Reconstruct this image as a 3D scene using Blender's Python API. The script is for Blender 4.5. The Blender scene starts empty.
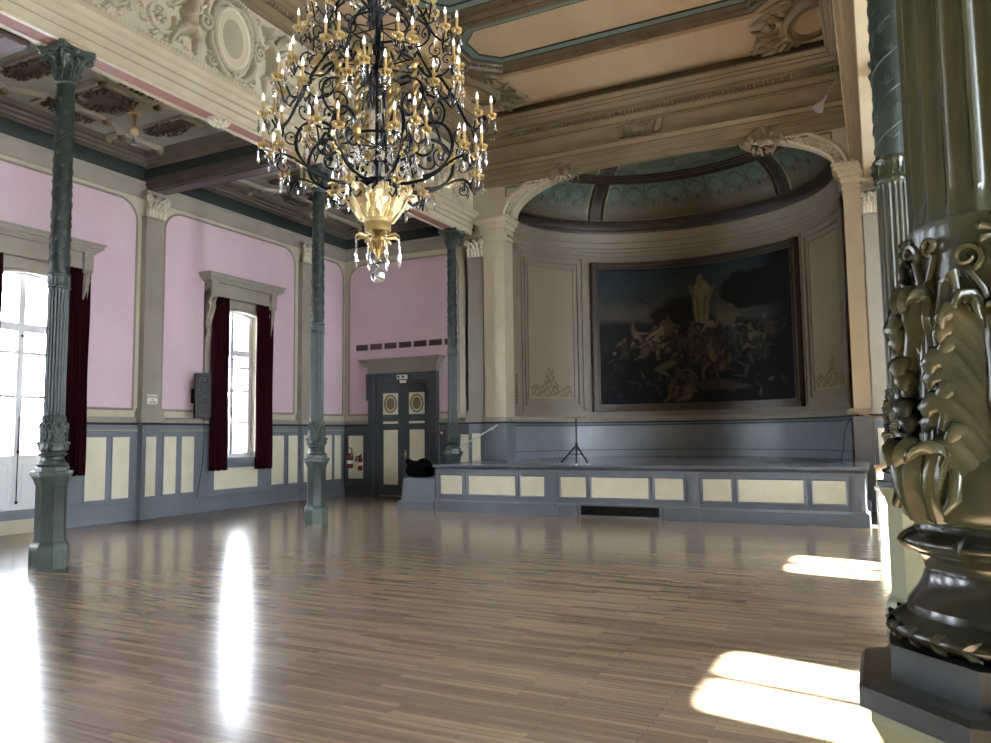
import bpy, math, random
import numpy as np
from mathutils import Vector, Matrix
random.seed(7)
SC = bpy.context.scene
COL = SC.collection
PI = math.pi

# ------------------------------------------------------------ camera, world, sun, exposure
def setup_camera():
    yaw, pitch, roll, f = 0.4629, 0.0831, -0.012, 764.09
    cy, sy = math.cos(yaw), math.sin(yaw)
    fwd = Vector((-sy*math.cos(pitch), cy*math.cos(pitch), math.sin(pitch)))
    r0 = Vector((cy, sy, 0)); u0 = r0.cross(fwd)
    r = r0*math.cos(roll) + u0*math.sin(roll)
    u = -r0*math.sin(roll) + u0*math.cos(roll)
    cd = bpy.data.cameras.new('camera'); cd.sensor_width = 36; cd.lens = f*36/991
    cd.clip_start = 0.05; cd.clip_end = 300
    c = bpy.data.objects.new('camera', cd); COL.objects.link(c)
    c.matrix_world = Matrix(((r.x, u.x, -fwd.x, 0), (r.y, u.y, -fwd.y, 0), (r.z, u.z, -fwd.z, 1.55), (0, 0, 0, 1)))
    SC.camera = c
setup_camera()
W = bpy.data.worlds.new('sky'); SC.world = W; W.use_nodes = True
bg = W.node_tree.nodes['Background']
bg.inputs[0].default_value = (0.90, 0.95, 1.0, 1); bg.inputs[1].default_value = 11.0
sd = bpy.data.lights.new('sun', 'SUN'); sd.energy = 60; sd.angle = math.radians(1.2); sd.color = (1.0, 0.93, 0.80)
so = bpy.data.objects.new('sun', sd); COL.objects.link(so)
so.rotation_euler = Vector((-1, 0.22, -0.85)).to_track_quat('-Z', 'Y').to_euler()
SC.view_settings.view_transform = 'Standard'; SC.view_settings.look = 'None'
SC.view_settings.gamma = 1; SC.view_settings.use_curve_mapping = False
SC.view_settings.exposure = 2.42
SC.cycles.max_bounces = 14; SC.cycles.diffuse_bounces = 8; SC.cycles.glossy_bounces = 5
SC.cycles.transmission_bounces = 8; SC.cycles.transparent_max_bounces = 12
SC.cycles.sample_clamp_indirect = 12.0
SC.cycles.caustics_reflective = False; SC.cycles.caustics_refractive = False

# ------------------------------------------------------------ materials
def lin(h):
    h = h.lstrip('#'); c = [int(h[i:i+2], 16)/255 for i in (0, 2, 4)]
    return tuple(x/12.92 if x <= .04045 else ((x+.055)/1.055)**2.4 for x in c) + (1,)
def mat(name, col, rough=.6, metal=0, col2=None, scale=3, bump=0, bscale=40, spec=.5, edge=None, coat=0, stretch=None):
    m = bpy.data.materials.new(name); m.use_nodes = True
    nt = m.node_tree; N = nt.nodes; L = nt.links; b = N['Principled BSDF']
    b.inputs['Base Color'].default_value = lin(col)
    b.inputs['Roughness'].default_value = rough; b.inputs['Metallic'].default_value = metal
    b.inputs['Specular IOR Level'].default_value = spec
    b.inputs['Coat Weight'].default_value = coat; b.inputs['Coat Roughness'].default_value = .12
    tc = N.new('ShaderNodeTexCoord'); vec = tc.outputs['Object']
    if stretch:
        mp = N.new('ShaderNodeMapping'); mp.inputs['Scale'].default_value = stretch
        L.new(vec, mp.inputs['Vector']); vec = mp.outputs[0]
    src = None
    if col2:
        n = N.new('ShaderNodeTexNoise'); n.inputs['Scale'].default_value = scale; n.inputs['Detail'].default_value = 5
        r = N.new('ShaderNodeValToRGB'); r.color_ramp.elements[0].position = .35; r.color_ramp.elements[1].position = .68
        r.color_ramp.elements[0].color = lin(col); r.color_ramp.elements[1].color = lin(col2)
        L.new(vec, n.inputs['Vector']); L.new(n.outputs['Fac'], r.inputs[0]); src = r.outputs[0]
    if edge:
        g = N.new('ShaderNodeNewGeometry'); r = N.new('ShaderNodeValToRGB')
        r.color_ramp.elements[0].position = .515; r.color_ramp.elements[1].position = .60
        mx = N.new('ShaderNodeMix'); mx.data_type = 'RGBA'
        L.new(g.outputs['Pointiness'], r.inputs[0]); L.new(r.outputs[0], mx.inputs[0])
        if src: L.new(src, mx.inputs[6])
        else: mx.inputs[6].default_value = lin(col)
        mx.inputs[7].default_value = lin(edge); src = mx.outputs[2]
    if src: L.new(src, b.inputs['Base Color'])
    if bump:
        n = N.new('ShaderNodeTexNoise'); n.inputs['Scale'].default_value = bscale
        bp = N.new('ShaderNodeBump'); bp.inputs['Strength'].default_value = bump; bp.inputs['Distance'].default_value = .01
        L.new(vec, n.inputs['Vector']); L.new(n.outputs['Fac'], bp.inputs['Height']); L.new(bp.outputs[0], b.inputs['Normal'])
    return m
M = {}
M['pink'] = mat('pink_plaster', 'd9c3cd', .75, col2='d2bac7', scale=.8)
M['cream'] = mat('cream_plaster', 'c3bca6', .6, col2='bab39c', scale=1.5)
M['creamhi'] = mat('cream_gloss_plaster', 'c3bca2', .4, col2='bab197', scale=2)
M['taupe'] = mat('taupe_paint', '8e887c', .6)
M['grey'] = mat('grey_stone_paint', 'a09b8d', .6, col2='979284', scale=2)
M['blue'] = mat('grey_blue_paint', '757d86', .4, col2='6f7780', scale=2)
M['frz'] = mat('frieze_paint', '988c72', .45, col2='8d8169', scale=2)
M['aislecor'] = mat('aisle_cornice_paint', '635b50', .5, col2='574f45', scale=2)
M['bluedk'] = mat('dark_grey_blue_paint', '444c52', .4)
M['panel'] = mat('ivory_panel_paint', 'e6e2cb', .5, col2='dfdabf', scale=4)
M['black'] = mat('black_line', '141416', .5)
M['plaster'] = mat('carved_plaster', 'a59c85', .55, col2='978e77', scale=3, edge='d8d2bd')  # dark recesses, pale ridges: relief shade and highlights put into the colour
M['plasterdk'] = mat('dark_carved_plaster', '8d826c', .55, col2='7d725c', scale=5)  # darker tone of the carved plaster
M['ornb'] = mat('aged_ornament', '5f543f', .55, col2='4c4231', scale=5, edge='80745a')
M['cornice'] = mat('cornice_paint', '85775d', .5, col2='786b52', scale=1.3)
M['cornicedk'] = mat('cornice_dark_line', '4f4332', .55)
M['beige'] = mat('beige_ceiling', 'c2ab8a', .65, col2='b8a07f', scale=.9)
M['teal'] = mat('teal_ceiling', '74857d', .6, col2='6b7c74', scale=2)
M['tealdk'] = mat('deep_green_cove', '182824', .6, col2='14221f', scale=2)
M['aisle'] = mat('aisle_ceiling_paint', '9aa39b', .6, col2='8f9488', scale=1.2)
M['mauve'] = mat('mauve_beam_paint', '6f5c61', .55)
M['rose'] = mat('rose_soffit_paint', '96655a', .55)
M['beam'] = mat('beam_taupe_paint', '50473d', .5, col2='453d34', scale=2)
M['green'] = mat('patinated_green_iron', '2d3635', .34, .05, col2='37413f', scale=9, edge='48564f')
M['greenup'] = mat('dark_green_iron', '141a18', .42, .1, col2='1e2623', scale=9, edge='34433c')
M['olive'] = mat('bronzed_green_paint', '343a2f', .24, 0, col2='40442f', scale=5, spec=.5)
M['olivelt'] = mat('bronzed_leaf_paint', '2a3025', .24, 0, col2='43432d', scale=9, spec=.5)
M['dkolive'] = mat('black_olive_paint', '1a1e18', .22, 0, col2='252920', scale=5, spec=.6)
M['pedr'] = mat('sage_pedestal_paint', '6b7465', .4, .05, col2='626b5c', scale=3)
M['dkped'] = mat('black_green_paint', '161a18', .3, 0, col2='1d211e', scale=4)
M['velvet'] = mat('burgundy_velvet', '2a0812', .95, bump=.2, bscale=200, spec=.1)
M['white'] = mat('white_gloss_paint', 'e6e8ea', .35)
M['gold'] = mat('polished_gilt', '9f8650', .3, .7, col2='836c3a', scale=12, edge='cbb47c')
M['goldlt'] = mat('pale_gilt', 'd3c08a', .33, .45, col2='b9a263', scale=9, edge='ece0b8')
M['iron'] = mat('blue_black_iron', '15181f', .3, .6)
M['ivory'] = mat('ivory_candle', 'efe6cf', .5)
M['candle'] = mat('yellowed_candle_sleeve', 'b59c66', .5)
M['dkplastic'] = mat('black_plastic', '070708', .4, spec=.3)
M['fabric'] = mat('black_cloth', '030303', .95, spec=.05)
M['red'] = mat('red_enamel', '7a0e1b', .3)
M['steel'] = mat('bright_steel', 'c9cbce', .3, .8)
M['bluelt'] = mat('pale_grey_blue_gloss_paint', '848c95', .3, col2='7b838c', scale=2)
M['stagetop'] = mat('grey_stage_boards', '6b7078', .2, col2='5f646c', scale=2)
M['frame'] = mat('dark_bronze_frame', '100d0a', .4, .1, col2='1b150f', scale=9, edge='3a2f1e')
M['apse'] = mat('apse_plaster', '857d6d', .5, col2='7b7363', scale=1.2)
M['apseband'] = mat('apse_dark_band', '221a12', .5, col2='1a140d', scale=8, edge='3f3320')
M['wood'] = mat('pale_wood', 'b79c78', .5, col2='a88b66', scale=5)
M['sign'] = mat('sign_white', 'e8e6da', .5)
def glassmat(name, tint=(1, 1, 1, 1), rough=0.0):
    m = bpy.data.materials.new(name); m.use_nodes = True; b = m.node_tree.nodes['Principled BSDF']
    b.inputs['Base Color'].default_value = tint; b.inputs['Roughness'].default_value = rough
    b.inputs['Transmission Weight'].default_value = 1; b.inputs['IOR'].default_value = 1.5
    return m
M['crystal'] = glassmat('clear_crystal', (.95, .97, 1, 1), .03)
def panemat():
    m = bpy.data.materials.new('window_glass'); m.use_nodes = True; nt = m.node_tree; N = nt.nodes
    N.remove(N['Principled BSDF']); t = N.new('ShaderNodeBsdfTransparent'); t.inputs[0].default_value = (.95, .97, 1, 1)
    g = N.new('ShaderNodeBsdfGlossy'); g.inputs['Roughness'].default_value = .02
    f = N.new('ShaderNodeFresnel'); f.inputs[0].default_value = 1.3
    x = N.new('ShaderNodeMixShader'); nt.links.new(f.outputs[0], x.inputs[0])
    nt.links.new(t.outputs[0], x.inputs[1]); nt.links.new(g.outputs[0], x.inputs[2])
    nt.links.new(x.outputs[0], N['Material Output'].inputs[0]); return m
M['pane'] = panemat()
def emit(name, col, s):
    m = bpy.data.materials.new(name); m.use_nodes = True; b = m.node_tree.nodes['Principled BSDF']
    b.inputs['Base Color'].default_value = col; b.inputs['Emission Color'].default_value = col
    b.inputs['Emission Strength'].default_value = s; return m
M['cofr'] = mat('coffer_frame_paint', '6b5d46', .5, col2='5d503b', scale=3)
M['bulb'] = emit('lit_candle_bulb', (1, .96, .88, 1), .5)
def attrmat(name, rough=.5, metal=0, attr='paint', coat=0):
    m = bpy.data.materials.new(name); m.use_nodes = True; nt = m.node_tree; b = nt.nodes['Principled BSDF']
    a = nt.nodes.new('ShaderNodeAttribute'); a.attribute_name = attr
    nt.links.new(a.outputs['Color'], b.inputs['Base Color']); b.inputs['Roughness'].default_value = rough
    b.inputs['Metallic'].default_value = metal; b.inputs['Coat Weight'].default_value = coat
    return m
M['canvas'] = attrmat('oil_painting', .6); M['canvas'].node_tree.nodes['Principled BSDF'].inputs['Specular IOR Level'].default_value = .15
M['painted'] = attrmat('stencilled_plaster', .5)
def floormat():
    m = bpy.data.materials.new('oak_strip_parquet'); m.use_nodes = True; nt = m.node_tree; N = nt.nodes; L = nt.links
    b = N['Principled BSDF']; tc = N.new('ShaderNodeTexCoord')
    br = N.new('ShaderNodeTexBrick'); br.offset = .37; br.offset_frequency = 2
    br.inputs['Scale'].default_value = 1; br.inputs['Brick Width'].default_value = .85; br.inputs['Row Height'].default_value = .052
    br.inputs['Mortar Size'].default_value = .0016; br.inputs['Mortar Smooth'].default_value = .3; br.inputs['Bias'].default_value = 0
    br.inputs['Color1'].default_value = (0, 0, 0, 1); br.inputs['Color2'].default_value = (1, 1, 1, 1); br.inputs['Mortar'].default_value = (.5, .5, .5, 1)
    L.new(tc.outputs['Object'], br.inputs['Vector'])
    r = N.new('ShaderNodeValToRGB'); e = r.color_ramp.elements
    e[0].color = lin('7a6957'); e[1].color = lin('9b876d'); e[0].position = 0; e[1].position = 1
    x = e.new(.5); x.color = lin('877664')
    L.new(br.outputs['Color'], r.inputs[0])
    mp = N.new('ShaderNodeMapping'); mp.inputs['Scale'].default_value = (.9, 30, 1)
    n = N.new('ShaderNodeTexNoise'); n.inputs['Scale'].default_value = 2.2; n.inputs['Detail'].default_value = 6
    L.new(tc.outputs['Object'], mp.inputs[0]); L.new(mp.outputs[0], n.inputs['Vector'])
    n2 = N.new('ShaderNodeTexNoise'); n2.inputs['Scale'].default_value = .55; n2.inputs['Detail'].default_value = 3
    L.new(tc.outputs['Object'], n2.inputs['Vector'])
    mx = N.new('ShaderNodeMix'); mx.data_type = 'RGBA'; mx.blend_type = 'OVERLAY'; mx.inputs[0].default_value = .6
    L.new(r.outputs[0], mx.inputs[6]); L.new(n.outputs['Fac'], mx.inputs[7])
    mx2 = N.new('ShaderNodeMix'); mx2.data_type = 'RGBA'; mx2.blend_type = 'MULTIPLY'; 
    L.new(br.outputs['Fac'], mx2.inputs[0]); L.new(mx.outputs[2], mx2.inputs[6]); mx2.inputs[7].default_value = (.35, .3, .25, 1)
    L.new(mx2.outputs[2], b.inputs['Base Color'])
    rr = N.new('ShaderNodeMapRange'); rr.inputs['To Min'].default_value = .16; rr.inputs['To Max'].default_value = .34
    b.inputs['Roughness'].default_value = .19
    b.inputs['Specular IOR Level'].default_value = .6
    bp = N.new('ShaderNodeBump'); bp.inputs['Strength'].default_value = .12; bp.inputs['Distance'].default_value = .003
    n3 = N.new('ShaderNodeMath'); n3.operation = 'MULTIPLY_ADD'; n3.inputs[1].default_value = .5
    L.new(br.outputs['Color'], n3.inputs[0]); n3.inputs[2].default_value = 0
    L.new(n3.outputs[0], bp.inputs['Height']); L.new(bp.outputs[0], b.inputs['Normal'])
    return m
M['floor'] = floormat()

# ------------------------------------------------------------ mesh helpers
ORG = {}
class MB:
    def __init__(s): s.v = []; s.f = []
    def add(s, vs, fs):
        k = len(s.v); s.v += [tuple(map(float, v)) for v in vs]; s.f += [tuple(i+k for i in f) for f in fs]; return s
    def box(s, x0, x1, y0, y1, z0, z1):
        x0, x1 = sorted((x0, x1)); y0, y1 = sorted((y0, y1)); z0, z1 = sorted((z0, z1))
        return s.add([(x0,y0,z0),(x1,y0,z0),(x1,y1,z0),(x0,y1,z0),(x0,y0,z1),(x1,y0,z1),(x1,y1,z1),(x0,y1,z1)],
                     [(0,3,2,1),(4,5,6,7),(0,1,5,4),(1,2,6,5),(2,3,7,6),(3,0,4,7)])
    def lathe(s, prof, n=32, c=(0, 0, 0), rot=0, sq=None):
        # prof: (r,z); sq: function(angle)->radius multiplier
        vs = []; fs = []
        for r, z in prof:
            for i in range(n):
                a = rot + 2*PI*i/n; k = sq(a) if sq else 1
                vs.append((c[0]+r*k*math.cos(a), c[1]+r*k*math.sin(a), c[2]+z))
        m = len(prof)
        for j in range(m-1):
            for i in range(n):
                i2 = (i+1) % n
                fs.append((j*n+i, j*n+i2, (j+1)*n+i2, (j+1)*n+i))
        fs.append(tuple(range(n-1, -1, -1))); fs.append(tuple((m-1)*n+i for i in range(n)))
        return s.add(vs, fs)
    def tube(s, pts, r, n=8, flat=1.0):
        pts = [Vector(p) for p in pts]; m = len(pts)
        rs = r if isinstance(r, (list, tuple)) else [r]*m
        vs = []; fs = []; up = None
        for i, p in enumerate(pts):
            t = (pts[min(i+1, m-1)]-pts[max(i-1, 0)])
            if t.length < 1e-9: t = Vector((0, 0, 1))
            t.normalize()
            if up is None:
                a = Vector((0, 0, 1)) if abs(t.z) < .9 else Vector((1, 0, 0)); up = (a-t*a.dot(t)).normalized()
            else:
                up = up-t*up.dot(t)
                up = up.normalized() if up.length > 1e-6 else t.orthogonal().normalized()
            sd_ = t.cross(up)
            for k in range(n):
                a = 2*PI*k/n; vs.append(p+(up*math.cos(a)+sd_*math.sin(a)*flat)*rs[i])
        for i in range(m-1):
            for k in range(n):
                k2 = (k+1) % n; fs.append((i*n+k, i*n+k2, (i+1)*n+k2, (i+1)*n+k))
        fs.append(tuple(range(n-1, -1, -1))); fs.append(tuple((m-1)*n+k for k in range(n)))
        return s.add(vs, fs)
    def sweep(s, path, prof, closed=False, mtx=None):
        # path: XY points, prof: (n,z) offsets, n along the left-hand normal of travel; solid section
        P = [Vector((p[0], p[1])) for p in path]; m = len(P); k = len(prof); vs = []; fs = []
        for i in range(m):
            if closed: a = P[(i-1) % m]; b = P[(i+1) % m]
            else: a = P[max(i-1, 0)]; b = P[min(i+1, m-1)]
            d1 = (P[i]-a); d2 = (b-P[i])
            if d1.length < 1e-9: d1 = d2
            if d2.length < 1e-9: d2 = d1
            d1.normalize(); d2.normalize()
            n1 = Vector((-d1.y, d1.x)); n2 = Vector((-d2.y, d2.x)); nn = n1+n2
            nn = nn/max(nn.dot(n1), .25)
            for (o, z) in prof: vs.append(Vector((P[i].x+nn.x*o, P[i].y+nn.y*o, z)))
        if mtx is not None: vs = [mtx @ v for v in vs]
        for i in range(m if closed else m-1):
            j = (i+1) % m
            for q in range(k):
                q2 = (q+1) % k; fs.append((i*k+q, i*k+q2, j*k+q2, j*k+q))
        if not closed: fs.append(tuple(range(k-1, -1, -1))); fs.append(tuple((m-1)*k+q for q in range(k)))
        return s.add(vs, fs)
    def prism(s, poly, h0, h1, mtx=None):
        n = len(poly); vs = [Vector((p[0], p[1], h0)) for p in poly]+[Vector((p[0], p[1], h1)) for p in poly]
        if mtx is not None: vs = [mtx @ v for v in vs]
        return s.add(vs, [tuple(range(n-1, -1, -1)), tuple(range(n, 2*n))]+[(i, (i+1) % n, n+(i+1) % n, n+i) for i in range(n)])
    def grid(s, fn, nu, nv, closed_u=False):
        vs = [fn(i/(nu-(0 if closed_u else 1)), j/(nv-1)) for j in range(nv) for i in range(nu)]; fs = []
        for j in range(nv-1):
            for i in range(nu if closed_u else nu-1):
                i2 = (i+1) % nu; fs.append((j*nu+i, j*nu+i2, (j+1)*nu+i2, (j+1)*nu+i))
        return s.add(vs, fs)
    def ball(s, c, r, n=12, sz=1.0):
        pr = [(max(r*math.sin(PI*i/(n//2+1)), 1e-4), -r*sz*math.cos(PI*i/(n//2+1))) for i in range(n//2+2)]
        return s.lathe(pr, n, c)
    def xf(s, m):
        s.v = [tuple(m @ Vector(v)) for v in s.v]; return s
    def merge(s, o, m=None):
        vs = o.v if m is None else [tuple(m @ Vector(v)) for v in o.v]
        return s.add(vs, o.f)
    def build(s, name, material, parent=None, smooth=None, label=None):
        me = bpy.data.meshes.new(name); o3 = ORG.get(parent.name, (0, 0, 0)) if parent else (0, 0, 0)
        me.from_pydata([(v[0]-o3[0], v[1]-o3[1], v[2]-o3[2]) for v in s.v], [], s.f); me.update()
        import bmesh
        bm = bmesh.new(); bm.from_mesh(me); bmesh.ops.recalc_face_normals(bm, faces=bm.faces); bm.to_mesh(me); bm.free()
        if smooth is not None:
            me.polygons.foreach_set('use_smooth', [True]*len(me.polygons)); me.set_sharp_from_angle(angle=math.radians(smooth))
        me.materials.append(M[material] if isinstance(material, str) else material)
        ob = bpy.data.objects.new(name, me); COL.objects.link(ob)
        if parent: ob.parent = parent; ORG[ob.name] = o3
        if label: ob['label'] = label
        return ob
def thing(name, label, cat, loc=(0, 0, 0), group=None, local=False, kind=None, rz=0):
    o = bpy.data.objects.new(name, None); COL.objects.link(o); o.location = loc; o.rotation_euler = (0, 0, rz)
    o.empty_display_size = .1
    ORG[o.name] = (0, 0, 0) if local else tuple(loc)
    if label: o['label'] = label
    if cat: o['category'] = cat
    if group: o['group'] = group
    if kind: o['kind'] = kind
    return o
def tag(o, label, cat, group=None, kind=None):
    o['label'] = label; o['category'] = cat
    if group: o['group'] = group
    if kind: o['kind'] = kind
    return o
def struct(o, label=None):
    o['kind'] = 'structure'
    if label: o['label'] = label
    return o
def dup(o, parent=None, loc=None, rz=None, label=None, group=None):
    c = o.copy(); COL.objects.link(c)
    if parent: c.parent = parent
    if loc is not None: c.location = loc
    if rz is not None: c.rotation_euler = (0, 0, rz)
    if label: c['label'] = label
    if group: c['group'] = group
    for ch in list(o.children): dup(ch, c)
    return c
def rect_frame(mb, y0, y1, z0, z1, prof, mtx):
    """a moulding round a rectangle drawn in local (a,b) coordinates"""
    mb.sweep([(y0, z0), (y1, z0), (y1, z1), (y0, z1)], prof, closed=True, mtx=mtx)
# local plane frames: (a,b,c) -> world ; c is the outward side of the wall
def M_left(x): return Matrix(((0, 0, 1, x), (1, 0, 0, 0), (0, 1, 0, 0), (0, 0, 0, 1)))       # a=Y b=Z c=+X
def M_right(x): return Matrix(((0, 0, -1, x), (1, 0, 0, 0), (0, 1, 0, 0), (0, 0, 0, 1)))     # c=-X
def M_back(y): return Matrix(((1, 0, 0, 0), (0, 0, -1, y), (0, 1, 0, 0), (0, 0, 0, 1)))      # a=X b=Z c=-Y
def M_up(z): return Matrix.Translation((0, 0, z))

XL, XR, YB, YF = -12.97, 4.03, 16.76, -7.0
CLX, CRX = -9.14, .2            # column rows
YL = [6.04, 11.01, 15.99]; YR = [1.57, 6.54, 11.51]
YLall = [-3.9, 1.07]+YL; YRall = [-3.4]+YR
ZA = 7.12                        # aisle ceiling
EX = .24                         # arris offset from row axis

# ------------------------------------------------------------ floor and walls
mb = MB(); mb.box(XL-.4, XR+.4, YF-.3, 21, -.15, 0); struct(mb.build('floor', 'floor'))
def wall_with_openings(name, x0, x1, y0, y1, z0, z1, ops, m, axis='Y'):
    mb = MB(); cur = y0
    def bx(a0, a1, b0, b1):
        if a1-a0 < 1e-4 or b1-b0 < 1e-4: return
        if axis == 'Y': mb.box(x0, x1, a0, a1, b0, b1)
        else: mb.box(a0, a1, x0, x1, b0, b1)
    for (a, b, c, d) in sorted(ops):
        bx(cur, a, z0, z1); bx(a, b, z0, c); bx(a, b, d, z1); cur = b
    bx(cur, y1, z0, z1)
    return struct(mb.build(name, m))
WL = [(12.25, 13.45, 1.1, 4.45), (7.42, 8.66, .36, 4.45), (2.6, 3.8, 1.1, 4.45), (-2.3, -1.1, 1.1, 4.45)]
WR = [(12.72, 14.12, .4, 4.55), (7.93, 9.37, .4, 4.55), (3.24, 4.68, .4, 4.55), (-1.7, -.2, .4, 4.55), (-5.9, -4.3, .4, 4.55)]  # last two: out of view, enlarged and added to brighten the left wall
wall_with_openings('wall_left', XL-.35, XL, YF, YB+.3, 0, 7.6, WL, 'cream')
wall_with_openings('wall_right', XR, XR+.35, YF, YB+.3, 0, 7.6, WR, 'cream')
mb = MB(); mb.box(XL-.35, XR+.35, YF-.3, YF, 0, 10.6); struct(mb.build('wall_rear', 'cream'))
mb = MB(); mb.box(XL-.35, -8.0, YB, YB+.3, 0, 10.6); struct(mb.build('wall_back', 'cream'))
mb = MB(); mb.box(-.42, XR+.35, YB, YB+.3, 0, 10.6); struct(mb.build('wall_back', 'cream'))
# clerestory side walls above the aisles (hold the frieze)
mb = MB(); mb.box(-9.3, -8.85, YF, YB, 7.0, 10.6); struct(mb.build('wall_left_upper', 'cream'))
mb = MB(); mb.box(-.09, .5, YF, YB, 7.0, 10.6); struct(mb.build('wall_right_upper', 'cream'))

# pink panels, dado, rails on one side wall
def side_wall_decor(side):
    L = side == 'L'; x = XL if L else XR; MT = M_left(x) if L else M_right(x)
    off = 0 if L else .5
    ops = WL if L else WR
    pil = [(y+off) for y in (10.62, 15.2, 5.75, .9, -4.0)]
    # pink fields with rounded top corners between pilasters
    bays = [(10.80, 14.72), (6.05, 10.13), (1.2, 5.45), (-3.7, .6), (-6.9, -4.3)]
    bays = [(a+off, b+off) for a, b in bays]+[(15.36 if L else 15.95, 16.66)]
    m = MB(); fr = MB()
    for (a, b) in bays:
        r = min(.42, (b-a)*.3); poly = [(a, 2.14), (b, 2.14)]
        poly += [(b-r+r*math.cos(t*PI/16), 6.26-r+r*math.sin(t*PI/16)) for t in range(9)]
        poly += [(a+r-r*math.sin(t*PI/16), 6.26-r+r*math.cos(t*PI/16)) for t in range(9)]
        holes = [o for o in ops if o[0] > a and o[1] < b]
        if not holes:
            m.prism(poly, 0, .012, MT)
        else:
            o = holes[0]; A, B, T = o[0]-.05, o[1]+.05, o[3]+.35
            rgt = [(B, 2.14), (b, 2.14)]+poly[2:11]+[(B, 6.26)]
            lft = [(A, 6.26)]+poly[11:]+[(a, 2.14), (A, 2.14)]
            m.prism(rgt, 0, .012, MT); m.prism(lft, 0, .012, MT)
            m.prism([(A, T), (B, T), (B, 6.26), (A, 6.26)], 0, .012, MT)
        prof = [(-.025, 0), (-.025, .02), (-.01, .03), (.005, .02), (.02, .012), (.02, 0)]
        if holes:
            o = holes[0]; A, B = o[0]-.3, o[1]+.3
            fr.sweep([(B, 2.14), (b, 2.14)]+poly[2:]+[(a, 2.14), (A, 2.14)], prof, mtx=MT)
        else: fr.sweep(poly, prof, closed=True, mtx=MT)
    struct(m.build('trim_pink_fields', 'pink')); struct(fr.build('trim_field_beads', 'taupe', smooth=40))
    # dado: blue boarding, rail, baseboard, ivory panels, cut by openings
    runs = []; cur = YF
    for o in sorted(ops):
        runs.append((cur, o[0]-.02, 1.83)); 
        if o[2] > 1: runs.append((o[0]-.02, o[1]+.02, o[2]-.04))
        cur = o[1]+.02
    runs.append((cur, YB, 1.83))
    m = MB(); rl = MB(); bl = MB(); bb = MB()
    for (a, b, t) in runs:
        m.prism([(a, 0), (b, 0), (b, t), (a, t)], 0, .03, MT)
        if t > 1.5:
            rl.sweep([(a, 0), (b, 0)], [(1.875, 0), (1.875, .075), (1.93, .085), (1.95, .07), (1.985, .05), (1.985, 0)], mtx=MT)
            bl.sweep([(a, 0), (b, 0)], [(1.83, 0), (1.83, .05), (1.875, .055), (1.875, 0)], mtx=MT)
            rl.sweep([(a, 0), (b, 0)], [(1.70, .03), (1.71, .05), (1.73, .04), (1.74, .03)], mtx=MT)
        bb.sweep([(a, 0), (b, 0)], [(0, 0), (0, .06), (.27, .055), (.31, .04), (.31, 0)], mtx=MT)
    struct(m.build('trim_dado_boarding', 'blue')); struct(rl.build('trim_dado_rail', 'grey', smooth=30)); struct(bl.build('trim_rail_black_line', 'black'))  # the line under the rail is a black moulding
    struct(bb.build('baseboard_left' if L else 'baseboard_right', 'blue', smooth=30))
    pr = [(9.17, 9.58), (9.72, 10.08), (10.40, 10.75), (10.88, 11.18), (11.32, 11.64), (13.95, 14.37), (14.53, 14.92), (15.62, 15.8), (15.91, 16.2), (16.3, 16.58),
          (4.5, 4.85), (5.0, 5.35), (5.6, 5.95), (6.1, 6.45), (6.6, 6.95), (1.0, 1.4), (1.6, 2.0), (-.5, 0), (-3.6, -3.1), (-4.6, -4.1), (-5.6, -5.1)]
    pp = MB(); pf = MB()
    for (a, b) in pr:
        a += off; b += off
        if not L and b > YB-.1: continue
        pp.prism([(a, .44), (b, .44), (b, 1.6), (a, 1.6)], .03, .034, MT)
        rect_frame(pf, a-.02, b+.02, .42, 1.62, [(-.012, .03), (-.012, .045), (.015, .04), (.015, .03)], MT)
    for o in ops:
        if o[2] > 1: pp.prism([(o[0]-.05, .44), (o[1]+.05, .44), (o[1]+.05, .9), (o[0]-.05, .9)], .03, .034, MT)
    struct(pp.build('trim_ivory_panels', 'panel')); struct(pf.build('trim_panel_mouldings', 'blue'))
    # frieze strip, green cove, cornice
    c = MB(); c.sweep([(YF, 0), (YB, 0)], [(6.36, 0), (6.36, .03), (6.44, .05), (6.62, .06), (6.68, .1), (6.68, 0)], mtx=MT)
    struct(c.build('trim_wall_frieze', 'grey', smooth=30))
    c = MB(); c.sweep([(YF, 0), (YB, 0)], [(6.68, 0), (6.68, .08), (6.78, .10), (6.88, .16), (6.92, .2), (6.92, 0)], mtx=MT)
    struct(c.build('trim_green_cove', 'tealdk', smooth=30))
    c = MB(); c.sweep([(YF, 0), (YB, 0)], [(6.92, 0), (6.92, .22), (6.95, .25), (6.95, .31), (6.99, .33), (7.01, .39), (7.05, .41), (7.06, .5), (7.09, .54), (ZA, .56), (ZA, 0)], mtx=MT)
    struct(c.build('trim_aisle_cornice', 'aislecor', smooth=25))
side_wall_decor('L'); side_wall_decor('R')

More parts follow.
